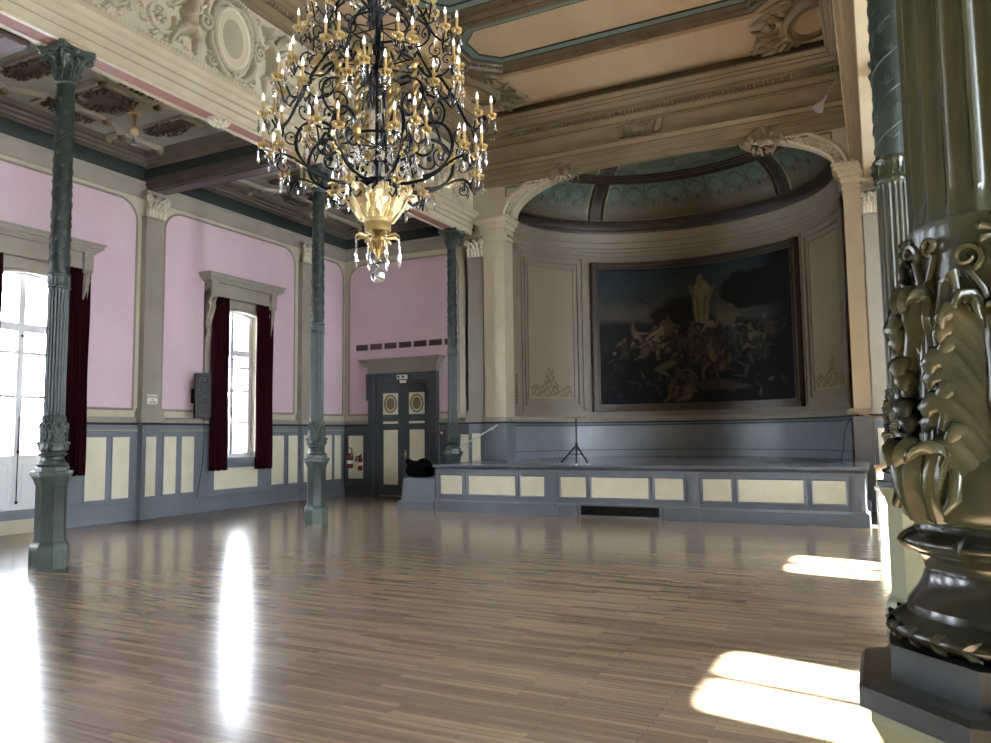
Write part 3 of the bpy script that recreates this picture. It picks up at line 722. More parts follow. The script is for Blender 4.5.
def curved_box(m, t0, t1, z0, z1, d0, d1, n=40):
    """solid slab following the apse wall between angles"""
    vs = []; fs = []
    for i in range(n+1):
        t = t0+(t1-t0)*i/n
        for (d, z) in ((d0, z0), (d1, z0), (d1, z1), (d0, z1)): vs.append(apse_pt(t, z, 1, d))
    for i in range(n):
        for q in range(4):
            q2 = (q+1) % 4; fs.append((i*4+q, i*4+q2, (i+1)*4+q2, (i+1)*4+q))
    fs += [(0, 1, 2, 3), (n*4+3, n*4+2, n*4+1, n*4)]
    m.add(vs, fs)
def curved_frame(m, t0, t1, z0, z1, w, d, dt):
    curved_box(m, t0, t1, z0, z0+w, 0, d); curved_box(m, t0, t1, z1-w, z1, 0, d)
    curved_box(m, t0, t0+dt, z0+w, z1-w, 0, d, 4); curved_box(m, t1-dt, t1, z0+w, z1-w, 0, d, 4)
def apse_panels():
    r = math.radians
    for k, (t0, t1) in enumerate(((r(137), r(167.5)), (r(11), r(40)))):
        m = MB(); curved_frame(m, t0, t1, 2.3, 6.1, .04, .045, r(.7)); curved_frame(m, t0+r(2.2), t1-r(2.2), 2.44, 5.95, .03, .03, r(.5)); curved_frame(m, t0-r(2.2), t1+r(2.2), 2.14, 6.25, .03, .035, r(.6))
        struct(m.build('trim_apse_panel', 'apse'))
        nu, nv = 130, 150; a, b = t0+r(2.8), t1-r(2.8); m = MB()
        m.grid(lambda u, v: apse_pt(a+(b-a)*u, 2.48+(5.9-2.48)*v, 1, .012), nu, nv)
        ob = m.build('trim_stencilled_field', 'painted', smooth=60); struct(ob)
        U, V = np.meshgrid(np.linspace(-1, 1, nu), np.linspace(0, 3.42, nv))
        base = np.array(lin('8a806a')[:3]); g = np.array(lin('6b5c3a')[:3]); C = np.empty((nv, nu, 3)); C[:] = base
        n = np.sin(U*23+V*9)*np.sin(V*31-U*6)+.6*np.sin(U*41)*np.cos(V*37)
        env = .30+.52*np.exp(-(U/.27)**2)+.10*np.cos(U*9)*np.abs(U); env = np.where(np.abs(U) > .92, 0, env)
        msk = (V < env) & (V > .05) & (np.abs(n) > .28); C[msk] = g
        C[(V < .05)] = base*1.1
        C[(V < env) & (V > .05) & (n > .9)] = np.array(lin('a79967')[:3])
        set_paint(ob, np.concatenate([C.reshape(-1, 3), np.ones((nu*nv, 1))], 1))
    # small gilt pendants on the curved jamb strips
    for t in (r(174.5), r(5.5)):
        m = MB(); x, y, _ = apse_pt(t, 0, 1, .02)
        for i in range(9): m.ball((x, y, 2.35+i*.085), .035*(1-.06*abs(i-3)), 8, 1.2)
        m.ball((x, y, 6.3), .07, 8, 1.5)
        struct(m.build('trim_gilt_pendant', 'ornb', smooth=60))
apse_panels()

def painting():
    r = math.radians; t0, t1, z0, z1 = r(42.8), r(131.5), 2.13, 6.13
    t = thing('painting', 'huge dark gold-framed mythological painting curving along the apse wall', 'painting', tuple(apse_pt(PI/2, z0)))
    m = MB()
    for (a, w0, w1, d) in ((0, 0, .2, .08), (0, .02, .1, .13), (0, .16, .2, .11)):
        dt = lambda w: w/3.45
        curved_box(m, t0, t1, z0+w0, z0+w1, .0, d, 60); curved_box(m, t0, t1, z1-w1, z1-w0, .0, d, 60)
        curved_box(m, t0+dt(w0), t0+dt(w1), z0, z1, 0, d, 4); curved_box(m, t1-dt(w1), t1-dt(w0), z0, z1, 0, d, 4)
    m.build('frame', 'frame', t, smooth=30)
    a, b = t0+.055, t1-.055; nu, nv = 330, 250
    m = MB(); m.grid(lambda u, v: apse_pt(b+(a-b)*u, z0+.18+(z1-z0-.36)*v, 1, .05), nu, nv)
    ob = m.build('canvas', 'canvas', t, smooth=80)
    X, Y = np.meshgrid(np.linspace(0, 1, nu), np.linspace(0, 1, nv))      # X 0 left, Y 0 bottom
    rng = np.random.RandomState(11)
    def fbm(s, oc=4):
        o = np.zeros_like(X); am = 1
        for _ in range(oc):
            g = rng.rand(int(s)+2, int(s*1.3)+2); xi = X*s*1.3*.98; yi = Y*s*.98
            x0 = xi.astype(int); y0 = yi.astype(int); fx = xi-x0; fy = yi-y0; fx = fx*fx*(3-2*fx); fy = fy*fy*(3-2*fy)
            o += am*((g[y0, x0]*(1-fx)+g[y0, np.minimum(x0+1, g.shape[1]-1)]*fx)*(1-fy)+(g[np.minimum(y0+1, g.shape[0]-1), x0]*(1-fx)+g[np.minimum(y0+1, g.shape[0]-1), np.minimum(x0+1, g.shape[1]-1)]*fx)*fy)
            s *= 2.1; am *= .55
        return o/1.9
    col = lambda h: np.array(lin(h)[:3])
    C = np.empty(X.shape+(3,))
    f1 = fbm(4); f2 = fbm(9)
    sky = np.clip((Y-.55)/.45, 0, 1)[..., None]
    C[:] = col('6b6a66')*(1-sky)+col('3d5a66')*sky
    C += ((f1-.5)*.06)[..., None]
    warm = np.exp(-((X-.28)/.3)**2-((Y-.66)/.06)**2)[..., None]*.6; C = C*(1-warm)+col('a08f78')*warm
    def soft(mask_val, c, edge=.04):
        a_ = np.clip(mask_val/edge, 0, 1)[..., None]; C[:] = C*(1-a_)+col(c)*a_
    soft(.62-.05*X+(f2-.5)*.05-Y, '34383c')                 # hills and ground
    soft(.38+(f1-.5)*.3-Y, '23272c')
    soft((X-.80)+(f1-.5)*.3, '15191d', .1)                  # dark right edge
    soft(.05-((X-.80)**2*1.1+(Y-.78)**2*2.5)+(f2-.5)*.03, '1d211f', .01)   # tree mass
    soft(.035-((X-.42)**2*1.5+(Y-.60)**2)+(f2-.5)*.03, '2b2c28', .01)
    def ell(x, y, rx, ry, c, an=0, e=.7):
        ca, sa = math.cos(an), math.sin(an); dx = X-x; dy = (Y-y)*.79
        u = (dx*ca+dy*sa)/rx; v = (-dx*sa+dy*ca)/ry; d = 1-(u*u+v*v)
        a_ = np.clip(d/e, 0, 1)[..., None]; sh = (.75+.5*np.clip(f2, 0, 1))[..., None]; C[:] = C*(1-a_)+col(c)*sh*a_
    # statue on its plinth
    ell(.545, .50, .035, .10, '574f42'); ell(.53, .40, .10, .10, '5a5347')
    ell(.515, .70, .042, .15, 'b5a68a', 0, .4); ell(.525, .80, .046, .07, 'bbac90', .2, .4); ell(.52, .62, .034, .1, 'a89a80', -.1, .4); ell(.50, .68, .006, .12, '7d705a', .05); ell(.53, .66, .006, .13, '857860', -.05)
    ell(.512, .895, .018, .028, 'a3957c', 0, .4); ell(.512, .855, .012, .03, 'a3957c'); ell(.56, .78, .012, .07, '9a8c72', -.5); ell(.475, .80, .012, .06, '8f8269', .35); ell(.56, .56, .03, .022, 'a3957c', -.6)
    figs = [(.20, .50, 'b09a80', .5), (.27, .48, 'c2aa8a', -.5), (.32, .42, 'ad9272', .9), (.24, .40, '8c7a62', -.2), (.30, .52, 'b8a183', -.8), (.36, .55, '7d6b54', .2),
            (.42, .45, '6f6554', .7), (.46, .50, '74695a', -.3), (.50, .36, '5c2f2a', .2), (.56, .33, 'a78466', .3), (.60, .28, '6e4434', -.3), (.64, .52, '4d5a66', .1), (.67, .46, '5b6772', 0), (.66, .60, '8f7d66', 0),
            (.61, .61, '937f66', .3), (.76, .45, 'a4947a', .2), (.78, .38, '3f4448', 0), (.85, .50, '6b6056', .5), (.83, .36, '4a4640', .2), (.14, .40, '5a5347', .1), (.10, .30, '33363a', .4), (.34, .28, '8f7f68', -1.2), (.40, .22, '726552', .6), (.37, .10, '9a8468', .2), (.44, .09, 'a18a6c', -.3)]
    for (x, y, c, an) in figs:
        ell(x, y, .028+.006*math.sin(x*90), .066, c, an, .9); ell(x-.07*math.sin(an)*.6, y+.075, .011, .014, '94816a', 0, .6); ell(x+.022, y+.02, .008, .045, c, an+1.0); ell(x-.02, y-.05, .012, .05, c, an-.9)
    rq = random.Random(21)
    for _ in range(150):
        x = rq.gauss(.48, .20); y = rq.uniform(.10, .58)-.15*abs(x-.5); c = rq.choice(['5a5044', '6f604e', '3a4048', '4a3a30', '82715b', '2c3034', '51565a'])
        if .05 < x < .93: ell(x, y, rq.uniform(.005, .014), rq.uniform(.015, .05), c, rq.uniform(-1.4, 1.4), .9)
    ell(.57, .13, .14, .035, '5f5648'); ell(.66, .11, .1, .02, '6b604e')
    L_ = np.abs((Y-.74)+1.15*(X-.25)) < .006; C[L_ & (X > .2) & (X < .36)] = col('4a3d31')
    C *= (.86+.28*np.clip(f2, 0, 1.2))[..., None]
    C *= .31
    set_paint(ob, np.concatenate([C.reshape(-1, 3), np.ones((nu*nv, 1))], 1))
painting()

# ------------------------------------------------------------ nave entablatures, cornices, ceiling
def entab_side(side):
    L = side == 'L'; X0 = CLX if L else CRX; s = 1 if L else -1
    def seg(prof, nm, mt, y0=YF, y1=JY+.05):
        # prof: (x offset toward the nave from the row axis, z)
        m = MB(); m.sweep([(y0, 0), (y1, 0)], [(z, o) for o, z in prof], mtx=(M_left(X0) if L else M_right(X0)))
        return struct(m.build(nm, mt, smooth=25))
    seg([(-.22, 6.58), (.24, 6.58), (.24, 6.70), (.27, 6.72), (.27, 6.82), (.31, 6.84), (.31, 6.93), (.36, 6.96), (.40, 7.02), (.46, 7.04), (.46, 7.1), (.3, 7.12), (-.22, 7.12)], 'trim_architrave', 'creamhi' if L else 'cornice')  # right side browner: its shade is put into the colour
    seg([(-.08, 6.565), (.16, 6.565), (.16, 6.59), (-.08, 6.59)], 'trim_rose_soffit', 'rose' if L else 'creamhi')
    for o in (-.11, .19): seg([(o-.03, 6.55), (o+.03, 6.55), (o+.03, 6.6), (o-.03, 6.6)], 'trim_soffit_bead', 'creamhi')
    seg([(-.24, 6.6), (-.17, 6.6), (-.17, 7.12), (-.52, 7.12), (-.48, 7.06), (-.40, 7.02), (-.36, 6.94), (-.28, 6.92), (-.26, 6.7)], 'trim_aisle_beam_moulding', 'cornice')
    seg([(.28, 8.52), (.34, 8.52), (.34, 8.58), (.38, 8.6), (.40, 8.66), (.40, 8.72), (.28, 8.72)], 'trim_cornice_lower', 'cornice')
    seg([(.28, 8.72), (.52, 8.80), (.52, 8.86), (.60, 8.88), (.64, 8.96), (.70, 9.0), (.74, 9.05), (.80, 9.12), (.80, 9.16), (.28, 9.2)], 'trim_cornice_upper', 'cornice')
    seg([(.28, 9.2), (.62, 9.2), (.62, 9.42), (.28, 9.42)], 'trim_cornice_shadow_band', 'cornicedk')  # dark strip painted in for the shadow of the recess above the cornice
    for (z, o) in ((6.71, .245), (6.83, .275), (6.945, .315), (7.11, .40), (8.59, .345), (8.73, .41), (8.87, .525), (8.97, .645), (9.05, .745)): seg([(o-.05, z-.008), (o+.004, z-.008), (o+.004, z+.004), (o-.05, z+.004)], 'trim_reveal', 'aislecor')
    m = MB(); y = YF
    while y < 16.1:
        x = X0+s*.44; m.box(x-.04, x+.04, y, y+.05, 8.72, 8.80); y += .09
    struct(m.build('trim_dentils', 'cornice'))
    m = MB(); y = YF
    while y < 16.4: m.box(X0+s*.40, X0+s*.475, y, y+.035, 7.045, 7.09); y += .07
    struct(m.build('trim_bead_course', 'creamhi'))
entab_side('L'); entab_side('R')
def entab_back():
    MT = M_back(JY)
    def seg(prof, nm, mt, a=-8.9, b=.2):
        m = MB(); m.sweep([(a, 0), (b, 0)], [(z, o) for o, z in prof], mtx=MT); return struct(m.build(nm, mt, smooth=25))
    seg([(-.02, 7.66), (.10, 7.66), (.10, 7.78), (.13, 7.80), (.13, 7.92), (.17, 7.94), (.17, 8.04), (.22, 8.1), (.26, 8.12), (.26, 8.17), (.1, 8.2), (-.02, 8.2)], 'trim_chancel_architrave', 'cornice')
    seg([(-.02, 8.17), (.11, 8.17), (.11, 8.58), (-.02, 8.58)], 'trim_chancel_frieze', 'frz')
    seg([(-.02, 8.56), (.15, 8.56), (.17, 8.62), (.21, 8.64), (.24, 8.70), (.24, 8.74), (-.02, 8.74)], 'trim_chancel_cornice_lower', 'cornice')
    seg([(-.02, 8.74), (.34, 8.82), (.34, 8.88), (.42, 8.90), (.46, 8.98), (.50, 9.0), (.54, 9.06), (.60, 9.12), (.60, 9.16), (-.02, 9.2)], 'trim_chancel_cornice_upper', 'cornice')
    seg([(-.02, 9.2), (.42, 9.2), (.42, 9.42), (-.02, 9.42)], 'trim_chancel_shadow_band', 'cornicedk')  # recess shadow over the chancel cornice, put in as a dark coloured strip
    for (z, o) in ((7.79, .105), (7.93, .135), (8.045, .175), (8.185, .20), (8.60, .165), (8.75, .25), (8.89, .35), (8.99, .47), (9.05, .53)): seg([(o-.05, z-.010), (o+.006, z-.010), (o+.006, z+.006), (o-.05, z+.006)], 'trim_chancel_reveal', 'cornicedk')
    m = MB(); x = -8.3
    while x < -.4: m.box(x, x+.05, JY-.32, JY-.22, 8.74, 8.81); x += .09
    struct(m.build('trim_chancel_dentils', 'cornice'))
entab_back()

def nave_ceiling():
    x0, x1, y1 = CLX+.6, CRX-.6, JY-.4
    zc = 10.25
    m = MB(); m.box(-9.4, .6, YF, YB+.4, 10.45, 10.6); struct(m.build('ceiling', 'beige'))
    # sloping cove that rises from the cornice to the coffer frames
    m = MB(); m.sweep([(x1, YF), (x1, y1), (x0, y1), (x0, YF)], [(-.15, 9.36), (0, 9.36), (.35, 9.50), (.95, 9.68), (.95, 9.76), (-.15, 9.5)]); 
    struct(m.build('ceiling_cove', 'beige', smooth=40))
    # flat field with clipped-corner coffers
    fx0, fx1, fy1 = x0+.9, x1-.9, y1-1.42
    zf = 9.74
    bays = []; yb = fy1
    k = 0
    while yb > YF:
        w = 1.85 if k % 2 == 0 else 3.0
        bays.append((yb-w, yb)); yb -= w+.42; k += 1
    mm = MB(); mt_ = MB(); mp = MB(); md = MB(); flat = MB(); mt2 = MB(); ml = MB()
    for k, (a, b) in enumerate(bays):
        c = .55; X0, X1 = fx0-.02, fx1+.02; b2 = b+.04; a2 = a-.04
        oct_ = [(X0+c, a2), (X1-c, a2), (X1, a2+c), (X1, b2-c), (X1-c, b2), (X0+c, b2), (X0, b2-c), (X0, a2+c)]
        mm.sweep(oct_, [(-.14, zf-.08), (-.14, zf+.04), (.15, zf+.04), (.15, zf+.0), (.08, zf-.02), (.06, zf-.07), (.0, zf-.09), (-.03, zf-.15), (-.10, zf-.15)], closed=True)
        md.sweep(oct_, [(-.20, zf-.04), (-.20, zf+.04), (-.13, zf+.04), (-.13, zf-.11)], closed=True)
        ml.sweep(oct_, [(.315, zf-.012), (.315, zf+.02), (.335, zf+.02), (.335, zf-.012)], closed=True); ml.sweep(oct_, [(.13, zf-.02), (.13, zf+.02), (.15, zf+.02), (.15, zf-.02)], closed=True)
        mt_.sweep(oct_, [(.14, zf-.01), (.14, zf+.02), (.32, zf+.02), (.32, zf-.01)], closed=True)
        for q in range(8):
            P, Q = Vector(oct_[q]), Vector(oct_[(q+1) % 8]); L_ = (Q-P).length; dd = (Q-P)/L_; nn = Vector((-dd.y, dd.x))*.035
            if k > 1: continue
            for e in range(int(L_/.09)): c_ = P+dd*(.045+e*.09)+nn; mm.box(c_.x-.022, c_.x+.022, c_.y-.022, c_.y+.022, zf-.115, zf-.06)
        (mp if k % 2 == 0 else mt2).prism(oct_, zf+.02, zf+.04)
    flat.box(x0+.8, x1-.8, YF, y1-.8, zf+.035, zf+.08)
    struct(mm.build('trim_coffer_frames', 'cofr', smooth=25)); struct(md.build('trim_coffer_dark_edge', 'cornicedk')); struct(mt_.build('trim_teal_borders', 'teal')); struct(ml.build('trim_teal_outline', 'tealdk'))
    struct(mp.build('ceiling_beige_coffers', 'beige')); struct(mt2.build('ceiling_teal_coffers', 'teal')); struct(flat.build('ceiling_field', 'beige'))
nave_ceiling()

def foliage(m, c, ax, ay, rx, ry, n, r, seed=1, nrm=(0, 0, -1)):
    rnd = random.Random(seed); c = Vector(c); ax = Vector(ax); ay = Vector(ay); nrm = Vector(nrm)
    for i in range(n):
        a = 2*PI*i/n; k = rnd.uniform(.95, 1.25); p = c+ax*rx*k*math.cos(a)+ay*ry*k*math.sin(a); o = (ax*math.cos(a)+ay*math.sin(a)); tt = (-ax*math.sin(a)+ay*math.cos(a)); l = rnd.uniform(.6, 1.3)*r
        m.tube([p, p+o*l*.5+tt*l*.3+nrm*.05, p+o*l+tt*l*.7*rnd.choice((-1, 1))+nrm*.02], [r*.16, r*.22, r*.05], 6)
        volute(m, p+o*l*.55+nrm*.03, r*.32, tt*rnd.choice((-1, 1)), o, th=r*.09, turns=1.2, n=14)
# aisle ceilings
def aisle(side):
    L = side == 'L'
    xa, xb = (XL, CLX-.25) if L else (CRX+.25, XR)
    m = MB(); m.box(xa, xb, YF, YB, ZA, ZA+.15); struct(m.build('ceiling_aisle', 'aisle'))
    ys = [YF]+(YLall if L else YRall)+[YB]
    ys = [y for y in ys if y < YB-.5]+[YB]
    beams = [y for y in ys[1:-1]] if L else ys[1:]
    off = 0 if L else 0
    for y in (YLall[:-1] if L else YRall):
        yy = y-.53
        m = MB(); m.sweep([(xa, yy), (xb, yy)], [(-.20, 6.52), (.20, 6.52), (.20, 6.60), (.24, 6.64), (.24, 6.70), (.28, 6.72), (-.28, 6.72), (-.24, 6.70), (-.24, 6.64), (-.20, 6.60)]); struct(m.build('trim_cross_beam', 'beam', smooth=20))
        m = MB(); m.sweep([(xa, yy), (xb, yy)], [(-.12, 6.50), (.12, 6.50), (.12, 6.53), (-.12, 6.53)]); struct(m.build('trim_beam_soffit_panel', 'mauve'))
        m = MB(); m.sweep([(xa, yy), (xb, yy)], [(-.26, 6.70), (.26, 6.70), (.31, 6.90), (-.31, 6.90)]); struct(m.build('trim_beam_green_band', 'tealdk'))
        m = MB(); m.sweep([(xa, yy), (xb, yy)], [(-.34, 6.90), (.34, 6.90), (.36, 6.95), (.43, 6.97), (.45, 7.01), (.52, 7.04), (.54, 7.08), (.60, ZA), (-.60, ZA), (-.54, 7.08), (-.52, 7.04), (-.45, 7.01), (-.43, 6.97), (-.36, 6.95)])
        struct(m.build('trim_beam_cornice', 'aislecor', smooth=25))
    # coffering of each bay
    yy = [y-.53 for y in (YLall[:-1] if L else YRall)]+[YB]
    ribs = MB(); dk = MB(); orn = MB(); nails = MB(); fld = MB()
    for i in range(len(yy)-1):
        a, b = yy[i]+.6, yy[i+1]-.6; xc = (xa+xb)/2+(.1 if L else -.1); yc = (a+b)/2
        hw = abs(xb-xa)/2-.45; hl = (b-a)/2
        def rib(p, q, w=.07, z=ZA): 
            dx, dy = q[0]-p[0], q[1]-p[1]
            ribs.sweep([p, q], [(-w, z), (-w, z-.04), (-w*.5, z-.08), (w*.5, z-.08), (w, z-.04), (w, z)])
            for e in (p, q): nails.lathe([(.04, -.12), (.07, -.08), (.07, 0)], 10, (e[0], e[1], z-.02))
        A = .62; B = .5
        corners = [(xc-A, yc-B), (xc+A, yc-B), (xc+A, yc+B), (xc-A, yc+B)]
        for j in range(4):
            rib(corners[j], corners[(j+1) % 4]); c = corners[j]; sx = 1 if c[0] > xc else -1; sy = 1 if c[1] > yc else -1
            rib(c, (xc+sx*(A+.35), yc+sy*(B+.55))); rib((xc+sx*(A+.35), yc+sy*(B+.55)), (xc+sx*hw, yc+sy*(B+.55))); rib((xc+sx*(A+.35), yc+sy*(B+.55)), (xc+sx*(A+.35), yc+sy*hl))
        for (cx, cy, w, h) in ((xc, yc, A*.72, B*.72), (xc, yc+B+.75, .55, .2), (xc, yc-B-.75, .55, .2), (xc+A+.3, yc, .14, .5), (xc-A-.3, yc, .14, .5)):
            dk.box(cx-w, cx+w, cy-h, cy+h, ZA-.02, ZA); 
            ribs.sweep([(cx-w, cy-h), (cx+w, cy-h), (cx+w, cy+h), (cx-w, cy+h)], [(-.04, ZA), (-.04, ZA-.05), (.03, ZA-.04), (.03, ZA)], closed=True)
            foliage(orn, (cx, cy, ZA-.03), (1, 0, 0), (0, 1, 0), w*.6, h*.6, 22 if w*h > .05 else 12, min(w, h)*.42+.03, int(cx*7+cy*3) % 50)
    struct(ribs.build('trim_aisle_ribs', 'grey', smooth=25)); struct(dk.build('trim_aisle_dark_panels', 'cornicedk')); struct(orn.build('trim_aisle_carving', 'beam', smooth=60)); struct(nails.build('trim_rib_bosses', 'cornice', smooth=40))
    return [(xa+xb)/2+(.25 if L else -.25)], yy
aisle('L'); aisle('R')
def pendant(x, y, label):
    t = thing('pendant_lamp', label, 'lamp', (x, y, ZA-.5), group='small brass lamps in the aisle ceiling')
    m = MB(); m.lathe([(.09, .45), (.1, .41), (.03, .38), (.02, .2), (.05, .17), (.02, .13)], 14, (x, y, ZA-.5)); m.build('stem', 'gold', t, smooth=50)
    m = MB(); m.ball((x, y, ZA-.5+.1), .07, 14); m.build('globe', 'goldlt', t, smooth=60)
    m = MB(); m.lathe([(.055, -.12), (.03, -.06), (.025, .03)], 12, (x, y, ZA-.5)); m.build('bell', 'steel', t, smooth=50)
pendant(-11.0, 8.5, 'small brass pendant lamp in the nearest left aisle coffer')
pendant(-11.0, 13.45, 'small brass pendant lamp in the far left aisle coffer, behind the chandelier')

# ------------------------------------------------------------ cast iron columns
def leaf(mb, R0, z0, h, w, curl, ang, lobes=4, thick=.008, lift=.012, nu=15, nv=30, c=(0, 0, 0), split=.70):
    def spine(v):
        if v < split:
            q = v/split; return R0+lift*(.4+q)+.01*math.sin(q*PI), z0+h*q, 0
        t = (v-split)/(1-split); a = t*math.radians(215)
        r1 = R0+lift*1.4
        return r1+curl*(1-math.cos(a)), z0+h+curl*math.sin(a), a
    def pt(u, v, back):
        U = u*2-1; r, z, a = spine(v)
        env = (.62+.38*math.sin(min(v/split, 1.25)*PI*.5)) if v < split else (.95-.55*((v-split)/(1-split))**1.5)
        ser = 1-.26*abs(math.sin(lobes*PI*v+.3))**.7
        wv = w*env*ser
        rid = .010*math.exp(-(U/.16)**2)+.006*math.cos(U*PI*3+v*1.5)*(1-.3*abs(U))+lift*.9*U*U*(.4+.6*min(v/split, 1))
        off = rid-(thick if back else 0)
        na = a  # surface normal turns with the curl
        nr, nz = math.cos(na), -math.sin(na) if v >= split else 0
        if v >= split: nr, nz = -math.cos(a+PI), math.sin(a)*-1
        rr = r+nr*off; zz = z+nz*off
        th = ang+U*wv/max(R0+lift, .02)*(R0+lift)/max(r, .02)
        zz += -.012*abs(U)*math.sin(lobes*PI*v+.3)*0+.015*abs(U)*(.3)
        return (c[0]+rr*math.cos(th), c[1]+rr*math.sin(th), c[2]+zz)
    k = len(mb.v)
    mb.grid(lambda u, v: pt(u, v, False), nu, nv); k2 = len(mb.v); mb.grid(lambda u, v: pt(u, v, True), nu, nv)
    for i in range(nu-1):
        mb.f.append((k+i, k+i+1, k2+i+1, k2+i)); b = (nv-1)*nu; mb.f.append((k+b+i, k+b+i+1, k2+b+i+1, k2+b+i))
    for j in range(nv-1):
        for e in (0, nu-1): mb.f.append((k+j*nu+e, k+(j+1)*nu+e, k2+(j+1)*nu+e, k2+j*nu+e))
def octa(apo, z): return (apo/math.cos(PI/8), z)
SH = 20
def flutes(mb, r, z0, z1, n=SH, seg=8, dep=.016):
    zs = [z0, z0+.03]+[z0+.05, z1-.05]+[z1-.03, z1]; N = n*seg; vs = []; fs = []
    for j, z in enumerate(zs):
        for i in range(N):
            ph = (i % seg)/seg; k = 0 if j in (0, 5) else (.55 if j in (1, 4) else 1)
            d = dep*math.sin(PI*min(max((ph-.14)/.86, 0), 1))**.6*k if ph > .14 else 0
            a = 2*PI*i/N; vs.append(((r-d)*math.cos(a), (r-d)*math.sin(a), z))
    for j in range(len(zs)-1):
        for i in range(N): i2 = (i+1) % N; fs.append((j*N+i, j*N+i2, (j+1)*N+i2, (j+1)*N+i))
    fs += [tuple(range(N-1, -1, -1)), tuple((len(zs)-1)*N+i for i in range(N))]
    mb.add(vs, fs)
def acanthus(mb, R, z0, h, ha, ang, tip=.03, pairs=4):
    """broad acanthus leaf: a sheet on the drum, a midrib and pairs of fluted lobes curling off it"""
    leaf(mb, R-.006, z0, h, R*ha*.86, tip, ang, lobes=pairs, lift=.010, nu=21, nv=44, thick=.008, split=.80)
    c = lambda th, r, z: (r*math.cos(ang+th), r*math.sin(ang+th), z)
    mb.tube([c(0, R+.006+.012*q, z0+h*q) for q in [i/10 for i in range(11)]]+[c(0, R+.032, z0+h+.012), c(0, R+.046, z0+h+.006)], [.009]*11+[.007, .003], 8)
    for k in range(pairs):
        q = (k+.05)/pairs; zb = z0+h*q*.86; env = (.82+.26*math.sin(PI*min(q*1.2+.1, 1)))*(1-.30*q*q); hh = h*.34
        for s in (-1, 1):
            for j, (dz, rr, ww, lf) in enumerate(((0, .0185, 1.0, 1.0), (.021, .019, .93, 1.15), (.042, .016, .70, .9))):
                a = ha*env*ww*s
                P = [c(a*.05, R+.002, zb+dz*.3), c(a*.25, R+.008, zb+hh*.36+dz*.8), c(a*.52, R+.012, zb+hh*.66+dz), c(a*.78, R+.018*lf, zb+hh*.84+dz), c(a*.95, R+.026*lf, zb+hh*.86+dz), c(a*1.05, R+.031*lf, zb+hh*.74+dz), c(a*1.04, R+.029*lf, zb+hh*.62+dz)]
                mb.tube(P, [rr*.6, rr*.9, rr*1.1, rr*1.15, rr*1.0, rr*.75, rr*.3], 12, .55)
LPH = math.radians(-12)
